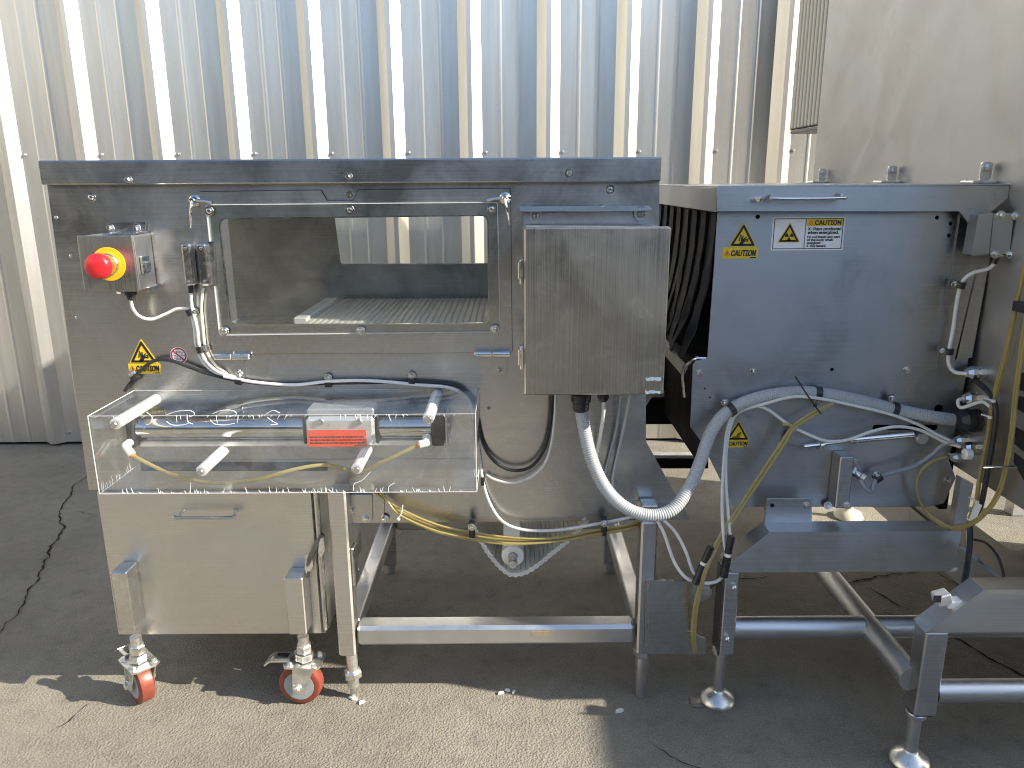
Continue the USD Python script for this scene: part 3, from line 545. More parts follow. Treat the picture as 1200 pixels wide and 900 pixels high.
hose('air_hose', [(156, 534, 1.40), (175, 544, 1.39), (205, 557, 1.385), (250, 566, 1.385), (300, 562, 1.39), (345, 550, 1.40), (378, 545, 1.42), (402, 549, 1.45), (425, 556, 1.48)], .0037, 'hose_amber', 'clear amber air hose sagging from the left end of the cylinder', 'hose')
hose('air_hose', [(490, 521.5, 1.40), (470, 531, 1.395), (445, 543, 1.40), (428, 551, 1.42), (412, 558, 1.46), (404, 563, 1.485)], .0037, 'hose_amber', 'short clear amber air hose rising to the right end of the cylinder', 'hose')

# ------------------------------------------------------------------ wheeled catch bin
KY = 1.492
bn = thing('catch_bin', 'tall stainless catch bin on red casters under the left end of the conveyor', 'bin', (P(250, 740, KY)[0], 1.65, 0))
kx0, kx1 = P(126, 660, KY)[0], P(377, 660, KY)[0]; kz0, kz1 = P(250, 743, KY)[2], P(250, 576, KY)[2]
part(bn, 'front_sheet', bbox(kx0, kx1 - .012, KY, KY + .002, kz0, kz1, .0006), 'steel_cart')
part(bn, 'corner_edge', bbox(kx1 - .0115, kx1, KY + .004, KY + .02, kz0, kz1 - .0, .004), 'steel_bright')
part(bn, 'side_sheet', bbox(kx0, kx0 + .002, KY + .0025, 1.9, kz0, kz1, 0), 'steel_cart'); part(bn, 'side_sheet', bbox(kx1 - .002, kx1, KY + .021, 1.9, kz0, kz1, 0), 'steel_cart')
part(bn, 'back_sheet', bbox(kx0 + .0025, kx1 - .0025, 1.898, 1.9, kz0, kz1, 0), 'steel_cart'); part(bn, 'bottom_sheet', bbox(kx0 + .0025, kx1 - .0025, KY + .003, 1.897, kz0, kz0 + .002, 0), 'steel_cart')
ha, hb = P(205, 606, KY - .025), P(275, 606, KY - .025); za_ = P(210, 598, KY)[2]
part(bn, 'handle', sweep(spline([(ha[0] + .008, KY, za_), (ha[0] + .004, KY - .018, za_ - .005), (ha[0], KY - .026, ha[2] + .002), (ha[0] + .012, KY - .029, ha[2]), (hb[0] - .012, KY - .029, ha[2]), (hb[0], KY - .026, ha[2] + .002), (hb[0] - .004, KY - .018, za_ - .005), (hb[0] - .008, KY, za_)]), .0033, 10), 'chrome', 60)
def caster(cx, yaw, rear=False):
    """A swivel caster with stem nut, brake pedal, fork and red wheel; x, y of the stem centre."""
    cy = 1.465 if not rear else 1.87
    R = trimesh.transformations.rotation_matrix(yaw, (0, 0, 1), (cx, cy, 0))
    def rt(mm): mm = mm if not isinstance(mm, list) else trimesh.util.concatenate(mm); mm.apply_transform(R); return mm
    wr = .047; wx = cx - .012
    cst = part(bn, 'caster', rt([lathe([(.016, 0), (.017, .002), (.017, .016), (.016, .018)], (cx, cy, .122), (0, 0, 1), 6, .3), lathe([(.019, 0), (.02, .002), (.02, .014), (.019, .016)], (cx, cy, .104), (0, 0, 1), 6, .1), cyl((cx, cy, .13), (cx, cy, kz0 + .012), .012, 14)]), 'zinc')
    part(cst, 'fork', rt([hull([(cx + a, cy + b, z) for a, b in ((-.036, -.03), (.034, -.03), (.034, .03), (-.036, .03), (-.042, -.02), (-.042, .02), (.04, .02), (.04, -.02)) for z in (.0975, .102)])]
        + [hull([(cx - .02, cy + s * .0225, .098), (cx + .028, cy + s * .0225, .098), (wx - .011, cy + s * .0225, wr + .006), (wx - .011, cy + s * .0225, wr - .012), (wx + .011, cy + s * .0225, wr - .012), (wx + .013, cy + s * .0225, wr + .006),
                 (cx - .02, cy + s * .0255, .098), (cx + .028, cy + s * .0255, .098), (wx - .011, cy + s * .0255, wr + .006), (wx - .011, cy + s * .0255, wr - .012), (wx + .011, cy + s * .0255, wr - .012), (wx + .013, cy + s * .0255, wr + .006)]) for s in (-1, 1)]), 'zinc')
    for a, b in ((-.026, -.022), (.026, -.022), (-.026, .022), (.026, .022)): part(cst, 'bolt', rt(hexhead((cx + a, cy + b, .102), (0, 0, 1), .0055, .006)), 'zinc')
    part(cst, 'wheel', rt(lathe([(.031, -.016), (.0415, -.016), (.0455, -.013), (wr, -.006), (wr, .006), (.0455, .013), (.0415, .016), (.031, .016)], (wx, cy, wr), (0, 1, 0), 36)), 'wheel_red', 40)
    part(cst, 'rim', rt(lathe([(.008, -.0172), (.028, -.0168), (.031, -.0166), (.033, -.0166), (.033, .0166), (.031, .0166), (.028, .0168), (.008, .0172)], (wx, cy, wr), (0, 1, 0), 30)), 'wheel_hub', 30)
    part(cst, 'axle_nut', rt([hexhead((wx, cy - .0255, wr), NEG, .0075, .006), hexhead((wx, cy + .0255, wr), -NEG, .0075, .006)]), 'zinc')
    part(cst, 'brake_pedal', rt([hull([(cx - .03, cy - .017, .106), (cx - .03, cy + .017, .106), (cx - .07, cy - .017, .103), (cx - .07, cy + .017, .103), (cx - .03, cy - .017, .1095), (cx - .03, cy + .017, .1095), (cx - .07, cy - .017, .107), (cx - .07, cy + .017, .107)]),
        hull([(cx - .0705, cy - .018, .108), (cx - .0705, cy + .018, .108), (cx - .086, cy - .018, .096), (cx - .086, cy + .018, .096), (cx - .0705, cy - .018, .1045), (cx - .0705, cy + .018, .1045), (cx - .084, cy - .018, .093), (cx - .084, cy + .018, .093)])]), 'zinc')
    part(cst, 'pedal_pad', rt(bbox(cx - .062, cx - .036, cy - .009, cy + .009, .1085, .1112, .001)), 'black_plastic')
for k, (pxl, pxr, py, yaw) in enumerate(((134, 153, 705, -0.75), (335.5, 357, 712, -0.08))):
    x0, x1 = P(pxl, py, 1.443)[0], P(pxr, py, 1.443)[0]
    zt_ = P((pxl + pxr) / 2, 671 if k == 0 else 678, 1.443)[2]; zl = P((pxl + pxr) / 2, 739 if k == 0 else 744, 1.443)[2]
    part(bn, 'post', bbox(x0, x1, 1.443, KY - .001, zl, zt_, .002), 'steel_bright' if k == 0 else 'steel_cart')
    caster((x0 + x1) / 2 + .004, yaw)
    part(bn, 'post', bbox(x0, x1, 1.845, 1.897, zl, zt_, .002), 'steel_cart'); caster((x0 + x1) / 2, .4, True)
q = P(367, 665, 1.48)
part(bn, 'latch_arm', [sweep(spline(pt([(360, 675, 1.475), (362, 658, 1.465), (370, 640, 1.46), (378, 626, 1.462)])), .0055, 8)], 'steel_dark', 40)
part(bn, 'latch_hook', plate([(358, 650), (365, 647), (367, 664), (363, 670), (357, 668)], 1.462, .008, r=.001), 'zinc')
part(bn, 'latch_hook', plate([(374, 632), (379, 630), (381, 645), (376, 654), (373, 648)], 1.456, .008, r=.001), 'zinc')

# ------------------------------------------------------------------ x-ray tunnel on the right
Y1, YF, XC = 1.52, 1.49, 0.934
tn = thing('xray_tunnel', 'blue-grey stainless x-ray tunnel hood with black curtains and sloping apron', 'x-ray machine', (0.66, 1.8, 0))
hl = P(840, 232, YF)[0]; zh1 = P(1000, 218.5, YF)[2]; zh0 = P(1000, 247.5, YF)[2]
body = ppoly([(842, 240), (829, 420), (815, 423), (812, 428), (809, 500), (822, 518), (860, 594), (1088, 594), (1106, 590)], Y1)
body = Polygon(list(body.exterior.coords)[:-1] + [(P(1120, 560, Y1)[0], P(1120, 560, Y1)[2]), (P(1112, 540, Y1)[0], P(1112, 540, Y1)[2]), (XC - .012, P(1139, 440, Y1)[2]), (XC - .012, zh0 + .01)]).buffer(0)
for px, py, r in ((888, 254, .0042), (1098, 255, .0038), (1114, 262, .0036), (1112, 276, .0036), (975, 433, .0036), (1100, 479, .009), (826, 455, .002), (832, 466, .002), (1078, 546, .002)):
    q = P(px, py, Y1); body = body.difference(Point(q[0], q[2]).buffer(r))
for a_, b_ in (((1026, 501), (1095, 501)),):
    body = body.difference(LineString([P(*a_, Y1)[[0, 2]], P(*b_, Y1)[[0, 2]]]).buffer(.006))
part(tn, 'front_panel', prism_xz(body, Y1, .003), 'steel_hood')
part(tn, 'inner_lining', bbox(hl + .06, XC - .02, 1.56, 1.563, .52, zh0, 0), 'black_inside')
fas = ppoly([(840, 219), (1183, 218), (1181, 232), (1162, 248), (1147, 263), (1141, 269), (1124, 247.5), (840, 247.5)], YF)
part(tn, 'fascia', prism_xz(fas, YF, .003), 'steel_hood')
part(tn, 'roof', [bbox(hl, XC - .002, YF + .0005, 2.16, zh1 - .0005, zh1 + .003, .0012)], 'steel_hood')
part(tn, 'side_fascia', bbox(hl, hl + .003, YF + .0035, 2.16, zh0, zh1 - .001, 0), 'steel_side')
part(tn, 'back_panel', bbox(hl + .004, XC - .01, 2.15, 2.153, .47, zh0, 0), 'steel_hood')
zs = P(820, 430, Y1)[2]
part(tn, 'side_sheet', bbox(hl + .02, hl + .023, Y1 + .05, 2.14, .5, zs - .03, 0), 'black_inside')
part(tn, 'bottom_sheet', bbox(hl + .07, XC - .01, Y1 + .05, 2.14, .515, .518, 0), 'black_inside')
part(tn, 'inner_floor', bbox(hl + .002, XC - .02, Y1 + .006, 2.13, zs - .012, zs - .004, 0), 'black_inside')
part(tn, 'curtain_bar', bbox(hl + .01, hl + .035, Y1 + .005, 2.14, zh0 - .004, zh0 + .02, .001), 'black_inside')
nS = 15
for i in range(nS):                                         # lead-rubber strips, dragged outward at the hem
    y0_ = Y1 + .012 + i * .0405; y1_ = y0_ + .037; th = .003; x = hl + .012 + (i % 2) * .006
    N = 12; tt = np.linspace(0, 1, N); zz = zh0 - .0 - (zh0 - zs - .006 - .012 * RNG.random()) * tt
    bend = (.014 + .05 * RNG.random() * .5 + .02) * tt ** 2.2; V = []
    for k in range(N):
        tw = .006 * RNG.normal() * tt[k] * .4
        for yy, xx in ((y0_, 0), (y1_, 0), (y1_, th), (y0_, th)): V.append((x + xx - bend[k] + tw * (1 if yy == y0_ else -1), yy, zz[k]))
    F = []
    for k in range(N - 1):
        for j in range(4):
            a0, b0 = k * 4 + j, k * 4 + (j + 1) % 4; F += [(a0, b0 + 4, b0), (a0, a0 + 4, b0 + 4)]
    e = (N - 1) * 4; F += [(0, 1, 2), (0, 2, 3), (e, e + 2, e + 1), (e, e + 3, e + 2)]
    part(tn, 'curtain_strip', trimesh.Trimesh(np.array(V), np.array(F), process=False), 'black_rubber', 40)
part(tn, 'lip_bend', sweep(spline([P(829, 421, Y1) + [0, .01, 0], P(817, 422, Y1) + [0, .012, 0], P(809, 429, Y1) + [0, .02, 0], P(804, 440, Y1) + [0, .03, 0], P(806, 470, Y1) + [0, .03, 0]]), .004, 8), 'steel_bright', 40)
# side plates seen through the gap between the machines
part(tn, 'feed_chute', hull([P(776, 400, 1.72), P(781, 398, 1.72), P(806, 430, 1.60), P(801, 442, 1.60), P(776, 413, 1.72), P(806, 430, 1.62), P(781, 398, 1.74)]), 'cream_plastic')
part(tn, 'apron_plate', plate([(700, 418), (822, 418), (822, 497), (700, 497)], 2.0, .01), 'black_inside')
part(tn, 'apron_trim', [plate([(757, 459), (824, 459), (824, 465.5), (764, 465.5), (757, 476)], 1.985, .012)], 'steel_satin')
part(tn, 'lower_tube', [plate([(740, 537), (830, 537), (830, 549), (740, 549)], 2.2, .03)], 'black_inside'); part(tn, 'lower_trim', plate([(740, 533.5), (830, 533.5), (830, 537), (740, 537)], 2.195, .03), 'steel_satin')
# hood fittings
hx0, hx1 = P(905, 233, YF - .026), P(990, 232, YF - .026)
part(tn, 'handle', sweep(spline([hx0 + [.004, .026, .006], hx0 + [.002, .006, .003], hx0 + [.008, 0, 0], hx1 - [.008, 0, 0], hx1 + [-.002, .006, .003], hx1 + [-.004, .026, .006]]), .0035, 10), 'chrome', 60)
part(tn, 'fascia_bolt', [hexhead(P(891, 233, YF), NEG, .0065, .008), cyl(P(891, 233, YF - .008), P(888, 234, YF - .018), .004, 10)], 'steel_bright')
for px, py, r in ((883, 435, .005), (820, 437, .0055), (1063, 433, .0055), (1110, 563, .0055)): part(tn, 'bolt', hexhead(P(px, py, Y1), NEG, r, .005), 'steel_bright')
part(tn, 'corner_flange', [plate([(1126, 250), (1160, 250), (1160, 303), (1139, 419), (1119, 421), (1122, 395), (1118, 434), (1097, 434)], Y1 - .004, .0035)], 'steel_hood')
for px in (962, 1041, 1153):                                # hinge brackets on the roof's back edge
    q = PX(px, 207, XC) if px > 1000 else PX(px, 207, XC)
    yb = {962: 2.36, 1041: 1.93, 1153: 1.55}[px]
    h = part(tn, 'roof_hinge', [bbox(XC - .05, XC - .003, yb - .025, yb + .02, zh1 + .0035, zh1 + .009, .0015)], 'zinc')
    part(h, 'hinge_ear', [prism_xz(clean(sbox(XC - .026, zh1 + .009, XC - .004, zh1 + .044), .006), yb - .004, .006)], 'zinc')
    part(h, 'hinge_pin', hexhead((XC - .0155, yb - .005, zh1 + .034), NEG, .0065, .008), 'steel_satin')
part(tn, 'roof', bbox(hl + .3, XC - .002, 2.161, 2.44, zh1 - .0005, zh1 + .003, 0), 'steel_hood')
part(tn, 'corner_filler', bbox(P(1105, 560, 1.53)[0], XC - .003, 1.53, 1.60, P(1110, 597, 1.53)[2], P(1110, 520, 1.53)[2], .002), 'black_inside')
# lower frame
FY = 1.43
bz1, bz0 = P(1010, 623, FY)[2], P(1000, 670, FY)[2]; bx1 = P(1123, 645, FY)[0]
bpts = [(P(902, 623, FY)[0], bz1), (bx1, bz1), (bx1, bz0), (P(858, 672, FY)[0], bz0), (P(851, 664, FY)[0], bz0 + .014)]
part(tn, 'frame_beam', prism_xz(Polygon(bpts), FY, .05), 'steel_beam')
lx = P(856, 720, FY)[0]; zfb = P(850, 768, FY)[2]
part(tn, 'frame_leg', bbox(P(846.5, 720, FY)[0], P(864, 720, FY)[0], FY + .001, FY + .05, zfb, bz0 - .001, .003), 'steel_beam')
part(tn, 'leg_side', bbox(P(846.5, 720, FY)[0] - .003, P(846.5, 720, FY)[0] - .0004, FY + .002, FY + .05, zfb - .002, bz0 - .001, 0), 'steel_dark')
for px, py in ((860, 688), (852, 748)): part(tn, 'leg_screw', lathe([(.0055, 0), (.0055, .006), (.003, .008), (.003, .016)], P(px, py, FY), NEG, 12), 'steel_bright')
fx, fy = P(843, 800, FY + .02)[0], FY + .025
def disc_foot(par, x, y, zl, m='steel_satin'):
    f = part(par, 'foot', [lathe([(.034, .0), (.037, .004), (.035, .012), (.024, .021), (.014, .026), (.012, .03)], (x, y, 0), (0, 0, 1), 36)], 'zinc', 40)
    part(f, 'foot_stem', cyl((x, y, .028), (x, y, zl + .004), .0115, 18, .001), m, 30)
    part(f, 'foot_collar', lathe([(.017, 0), (.0185, .002), (.0185, .009), (.017, .011)], (x, y, zl - .011), (0, 0, 1), 20), m, 30)
disc_foot(tn, fx, fy, zfb)
part(tn, 'foot_tab', [prism_xz(Polygon([(0, 0), (1, 0), (1, 1), (0, 1)]), 0, .001)] if False else bbox(fx - .06, fx - .032, fy - .022, fy + .008, .0, .004, .001), 'steel_dark')
zt_ = P(930, 735, FY + .025)[2]
tx = PZ(1010, 731, zt_)[0]
part(tn, 'cross_tube', cyl((lx, FY + .025, zt_), (tx - .003, FY + .025, zt_), .0235, 28), 'steel_satin', 30)
part(tn, 'cross_tube', cyl((tx + .003, FY + .025, zt_), (XC + .75, FY + .025, zt_), .0235, 28), 'steel_satin', 30)
part(tn, 'depth_tube', cyl((tx + .012, 1.275, zt_), (tx + .012, 2.45, zt_), .0245, 28), 'steel_satin', 30)
part(tn, 'panel_bracket', plate([(899, 585), (951, 585), (951.5, 615), (896, 615)], 1.476, .006, r=.001), 'steel_hood')
for px, py in ((946, 592),): part(tn, 'bolt', hexhead(P(px, py, 1.476), NEG, .006, .005), 'steel_bright')
part(tn, 'bracket_hole', lathe([(.0042, 0), (.0042, .0012), (.0035, .0014)], P(905, 592, 1.476), NEG, 14), 'black_inside')
part(tn, 'sensor_block', bbox(P(979, 565, 1.49)[0], P(995, 565, 1.49)[0], 1.478, 1.519, P(985, 596, 1.478)[2], P(988, 536, 1.478)[2], .002), 'steel_hood')
for px, py, Yq in ((1001, 541, 1.512), (970, 592, 1.512), (993, 592, 1.478)): part(tn, 'bolt', hexhead(P(px, py, Yq), NEG, .006, .006), 'steel_bright')
q = P(1000, 552, 1.505)
s = part(tn, 'sensor', [cyl(q, q + [.012, -.012, -.006], .009, 16, .001), lathe([(.011, 0), (.011, .005)], q, (.8, -.6, -.3), 6)], 'steel_bright', 30)
part(s, 'sensor_nut', cyl(q + [.0125, -.0125, -.0063], q + [.018, -.018, -.0095], .0065, 14), 'white_plastic')
part(tn, 'rear_foot', lathe([(.044, 0), (.047, .005), (.04, .018), (.02, .027), (.014, .034)], PZ(994, 606, 0), (0, 0, 1), 28), 'cream_plastic', 40)
part(tn, 'rear_leg', cyl(PZ(994, 606, 0) + [0, 0, .034], PZ(994, 606, 0) + [0, 0, .5], .011, 14), 'steel_satin', 30)
# gas spring strut
gs = thing('gas_spring', 'silver gas spring strut slanting along the lower tunnel panel', 'gas spring', P(1000, 525, 1.5))
part(gs, 'rod', cyl(P(942, 523, 1.492), P(998, 515.5, 1.492), .0042, 12), 'chrome', 30)
part(gs, 'barrel', cyl(P(996, 515.7, 1.492), P(1070, 508.5, 1.492), .0078, 16, .001), 'steel_bright', 30)
part(gs, 'end_knob', lathe([(.0125, 0), (.0125, .011), (.011, .013)], P(1078, 512, 1.505), NEG, 20), 'steel_satin', 30)
part(gs, 'mount_plate', plate([(925, 504), (953, 510), (954, 523), (949, 528), (921, 517)], 1.502, .006, r=.003), 'steel_hood')
part(gs, 'ball_joint', [lathe([(.006, 0), (.006, .02)], P(958, 522, 1.512), NEG, 12), cyl(P(961, 521, 1.49), P(965, 520.5, 1.49), .006, 12)], 'steel_bright')

# ------------------------------------------------------------------ tall x-ray cabinet
CF, CB, CZ0, CZ1, CX1 = 1.225, 2.47, 0.513, 2.1, 1.74
cbn = thing('xray_cabinet', 'tall plain stainless cabinet filling the right edge behind the tunnel', 'cabinet', (1.34, 1.85, 0))
part(cbn, 'side_panel', bbox(XC, XC + .004, CF, CB, CZ0, CZ1, .0015), 'steel_side')
part(cbn, 'cabinet_body', bbox(XC + .0045, CX1, CF + .002, CB - .002, CZ0 + .002, CZ1 - .002, .004), 'steel_side')
zb1, zb0 = P(1180, 691, 1.245)[2], P(1150, 741, 1.245)[2]
xb0, xb1 = P(1085, 742, 1.245)[0], P(1153, 691, 1.245)[0]
part(cbn, 'frame_beam', prism_xz(Polygon([(xb0, zb0), (CX1, zb0), (CX1, zb1), (xb1, zb1)]), 1.245, .045), 'steel_cart')
lxa, lxb = P(1078.5, 792, 1.246)[0], P(1105, 792, 1.246)[0]; zlb = P(1085, 840, 1.246)[2]
part(cbn, 'frame_leg', bbox(lxa, lxb, 1.246, 1.289, zlb, zb0 - .001, .003), 'steel_beam')
part(cbn, 'leg_cap', bbox(lxa + .004, lxb - .004, 1.25, 1.285, zlb - .004, zlb - .0005, .001), 'black_plastic')
fcx = (lxa + lxb) / 2 - .005
disc_foot(cbn, fcx, 1.268, zlb - .004)
part(cbn, 'front_tube', cyl((lxb + .001, 1.268, P(1150, 809, 1.268)[2]), (CX1, 1.268, P(1150, 809, 1.268)[2]), .0215, 26), 'steel_satin', 30)
part(cbn, 'side_beam', bbox(XC - .03, XC + .06, 1.2905, 2.45, zb0, zb1 - .004, .004), 'steel_beam')
part(cbn, 'corner_post', hull([P(1127, 560, 1.47), P(1141, 567, 1.47), P(1132, 612, 1.47), P(1118, 614, 1.47)] + [p + [0, .02, 0] for p in (P(1127, 560, 1.47), P(1141, 567, 1.47), P(1132, 612, 1.47), P(1118, 614, 1.47))]), 'steel_beam')
for X in (XC + .3, CX1 - .03):
    for Y in (1.32, 2.4): part(cbn, 'riser', bbox(X - .025, X + .025, Y - .025, Y + .025, zb1 + .001, CZ0 + .001, .003), 'steel_beam')
part(cbn, 'lower_housing', bbox(1.56, CX1 - .01, 1.36, 2.16, .02, CZ0 - .002, .004), 'steel_dark')
for Y, X in ((1.268, CX1 - .04), (2.42, CX1 - .04), (2.42, XC + .04)): part(cbn, 'frame_leg', bbox(X - .022, X + .022, Y - .022, Y + .022, .0, zb0 - .001, .003), 'steel_beam')
def gland(px, py, L=.03, r=.0125, mt='steel_bright'):
    q = PX(px, py, XC)
    return part(cbn, 'cable_gland', [lathe([(r * 1.1, 0), (r * 1.1, L * .25), (r * .95, L * .27), (r * .95, L * .45), (r * 1.1, L * .47), (r * 1.1, L * .72), (r * .7, L)], q, (-1, 0, 0), 8)], mt), q + [-L, 0, 0]
_, G1 = gland(1150, 437); _, G2 = gland(1147, 467); _, G3 = gland(1146, 493, .04, .022, 'black_plastic'); _, G4 = gland(1134, 516, .026, .0105); _, G5 = gland(1145, 524, .026, .0105); _, G6 = gland(1130, 536, .026, .0105)
for px, py, r in ((1155, 524, .0), ):
    q = PX(1156, 532, XC); sp = part(cbn, 'hose_spool', cyl(q + [-.03, 0, 0], q + [-.045, 0, 0], .011, 20, .002), 'white_plastic', 30); part(sp, 'spool_pin', cyl(q, q + [-.075, -.0, .0], .0022, 8), 'steel_bright')
q = PX(1190, 547, XC); part(cbn, 'hanger_pin', cyl(q, q + [-.06, 0, 0], .0022, 8), 'steel_bright')
# edge of the printed emblem on the cabinet side: dark letter shapes with pale gaps
for pts in ([(1191, 463), (1212, 468), (1212, 492), (1191, 478)], [(1190, 500), (1212, 512), (1212, 540), (1189, 520)], [(1189, 530), (1212, 548), (1212, 585), (1188, 541)], [(1190, 440), (1212, 432), (1212, 462), (1191, 456)]):
    g = Polygon([(p[1], p[2]) for p in (PX(a, b, XC) for a, b in pts)]).buffer(0)
    part(cbn, 'emblem_letter', prism_yz(g, XC - .0006, .0012), 'ink_black')
# air conditioner on the cabinet's back
ac = thing('air_conditioner', 'beige ribbed cooling unit behind the tall cabinet', 'air conditioner', (1.25, 2.6, 1.27))
az0 = PX(940, 150, XC)[2]; ay1 = PX(926, 150, XC)[1]
part(ac, 'casing', bbox(XC + .012, 1.55, CB + .002, ay1, az0, 2.0, .003), 'ac_gap')
part(ac, 'bottom_tray', bbox(XC + .002, 1.55, CB + .002, ay1 + .004, az0 - .012, az0 - .0005, .002), 'steel_dark')
nfin = 8
for i in range(nfin):
    y = CB + .012 + i * (ay1 - CB - .02) / (nfin - .6); part(ac, 'fin', bbox(XC, XC + .0115, y, y + .019, az0 + .003, 2.0, .003), 'ac_paint')
part(ac, 'corner_trim', bbox(XC - .001, XC + .0115, ay1 - .006, ay1 + .002, az0, 2.0, .001), 'ac_paint')

# ------------------------------------------------------------------ tunnel lid switch
sw2 = thing('lid_switch', 'two-piece metal safety switch under the tunnel hood corner', 'safety switch', P(1165, 300, 1.47))
for pxs, yf in (([(1147, 251), (1164, 249), (1159, 298), (1138, 300)], 1.462), ([(1165, 250), (1188, 252), (1183, 297), (1160, 299)], 1.46)):
    c_ = part(sw2, 'switch_body', plate(pxs, yf, .03, r=.003), 'steel_hood')
for px, py in ((1173, 252), (1190, 253), (1167, 298), (1184, 298)): part(sw2, 'bolt', hexhead(P(px, py, 1.459), NEG, .0055, .006), 'steel_bright')
part(sw2, 'bolt_rod', [cyl(P(1168, 252, 1.468), P(1206, 253, 1.468), .004, 10), cyl(P(1162, 299, 1.468), P(1190, 298, 1.468), .004, 10)], 'steel_bright', 30)
part(sw2, 'cable_boot', cyl(P(1168, 299, 1.475), P(1164, 309, 1.475), .0065, 12), 'black_plastic')

# ------------------------------------------------------------------ flexible conduit
cpts = pt([(681, 476, 1.41), (684, 500, 1.41), (694, 540, 1.40), (711, 574, 1.39), (735, 596, 1.38), (763, 604, 1.375), (788, 597, 1.38), (806, 574, 1.40), (820, 543, 1.43), (833, 507, 1.465), (853, 482, 1.49), (885, 467, 1.50), (925, 460, 1.50), (962, 461, 1.50), (1005, 469, 1.50), (1050, 480, 1.50), (1090, 488, 1.49)]) + [PX(1117, 492, XC - .04)]
cp, cs = resample(spline(cpts, 10), .00092)
cond = thing('flexible_conduit', 'thick ribbed grey conduit looping from the electrical box to the tunnel', 'conduit', P(763, 612, 1.375))
part(cond, 'ribbed_sleeve', sweep(cp, .0124 + .00045 * np.sin(cs / .0046 * 2 * np.pi), 16), 'conduit_grey', 70)
def clip(par, c, d, r, w=.006, mt='black_plastic', name='cable_clip', tab=None):
    """A P-clip: a band round a cable with a bolted tab."""
    d = np.array(d, float); d /= np.linalg.norm(d); c = np.array(c, float)
    o = [lathe([(r * .96, -w), (r + .0014, -w), (r + .0014, w), (r * .96, w)], c, d, 16)]
    p_ = part(par, name, o, mt, 30)
    if tab is not None:
        tab = np.array(tab, float); q = c + tab; side = np.cross(tab, NEG); side = side / np.linalg.norm(side) * w
        part(p_, 'clip_tab', hull([c + tab * .3 + side, c + tab * .3 - side, q + tab * .35 + side, q + tab * .35 - side] + [x + np.array([0, -.003, 0]) for x in (c + tab * .3 + side, c + tab * .3 - side, q + tab * .35 + side, q + tab * .35 - side)]), mt)
        part(p_, 'clip_bolt', hexhead(q + [0, -.003, 0], NEG, .0055, .005), 'steel_bright')
def along(cps, px, py):
    """The curve's point that shows nearest to a pixel, and the direction there."""
    d = cps - EYE; s = np.stack([600 + FPX * (d @ _rt) / (d @ _f), 450 - FPX * (d @ _up) / (d @ _f)], 1); i = int(np.argmin(((s - (px, py)) ** 2).sum(1))); i = min(max(i, 2), len(cps) - 3)
    return cps[i], cps[i + 2] - cps[i - 2]
for px, py, tab in ((857, 481, (-.012, .004, .014)), (958, 461, (.004, .004, -.018)), (1048, 479, (-.006, .004, .022))):
    c, d = along(cp, px, py); clip(cond, c, d, .0135, .0055, tab=tab)

# ------------------------------------------------------------------ cables on the left machine
def cable(name, pts, r, mt, label, clips=(), group=None, cat='cable', n=9):
    sp = spline(pt(pts), 8); mesh = sweep(sp, r, n); lo = sp.min(0); t = thing(name, label, cat, (sp[:, 0].mean(), sp[:, 1].mean(), lo[2]), group)
    part(t, 'cable_sheath', mesh, mt, 60)
    for px, py, tab in clips: c, d = along(sp, px, py); clip(t, c, d, r + .0036, .0062, tab=tab)
    return t
cable('stop_cable', [(153, 351, 1.455), (156, 362, 1.462), (164, 371, 1.475), (178, 374, 1.488), (194, 368, 1.492), (208, 362, 1.493), (222, 364, 1.493), (228, 385, 1.493), (230, 404, 1.493), (238, 424, 1.493), (255, 438, 1.493), (275, 444, 1.493)], .0032, 'white_cable', 'white cable curling from the emergency stop box to the bundle', [(229, 362, (.008, .002, .001))])
cable('switch_cable', [(224, 342, 1.487), (225, 360, 1.488), (231, 385, 1.488), (234, 407, 1.488), (243, 425, 1.488), (258, 437, 1.488), (278, 442, 1.488)], .003, 'white_cable', 'white cable hanging straight down from the narrow window switches', [(234, 411, (.011, .004, .002))])
cable('switch_cable', [(238, 337, 1.493), (236, 360, 1.494), (238, 385, 1.494), (241, 408, 1.494), (251, 426, 1.494), (266, 438, 1.494)], .0028, 'cream_plastic', 'cream cable behind the white one below the window switches')
cable('long_black_cable', [(146, 458, 1.49), (154, 447, 1.49), (166, 433, 1.49), (180, 423, 1.488), (198, 422, 1.488), (222, 430, 1.489), (245, 438, 1.491), (280, 446, 1.492), (330, 451, 1.493), (385, 449, 1.493), (440, 448, 1.493), (483, 447, 1.493), (520, 449, 1.493), (540, 454, 1.493), (556, 470, 1.493), (561, 495, 1.493), (567, 522, 1.488), (580, 541, 1.484), (600, 551, 1.482), (622, 547, 1.482), (638, 526, 1.482), (645, 495, 1.475), (647, 462, 1.46)],
      .0036, 'black_cable', 'long black cable running under the window and round to the electrical box', [(158, 443, (-.004, .002, .006)), (282, 446, (.002, .003, .011)), (385, 449, (0, .003, .011)), (483, 447, (0, .003, .011))])
cable('long_white_cable', [(262, 441, 1.487), (300, 448, 1.488), (345, 451, 1.488), (385, 447, 1.488), (425, 446, 1.488), (460, 448, 1.488), (490, 451, 1.488), (525, 454, 1.488), (545, 464, 1.488), (553, 480, 1.49), (561, 530, 1.49), (566, 565, 1.486), (575, 592, 1.48), (590, 612, 1.475), (615, 621, 1.472), (655, 621, 1.472), (700, 614, 1.472), (735, 607, 1.475), (752, 603, 1.485)],
      .0033, 'white_cable', 'white cable under the window that drops past the clear guard')
cable('loop_cable', [(570, 556, 1.49), (580, 562, 1.487), (600, 566, 1.485), (622, 559, 1.484), (638, 544, 1.482), (646, 520, 1.48), (650, 490, 1.47), (651, 462, 1.46)], .0028, 'white_cable', 'thin white cable looping parallel to the black cable below the electrical box')
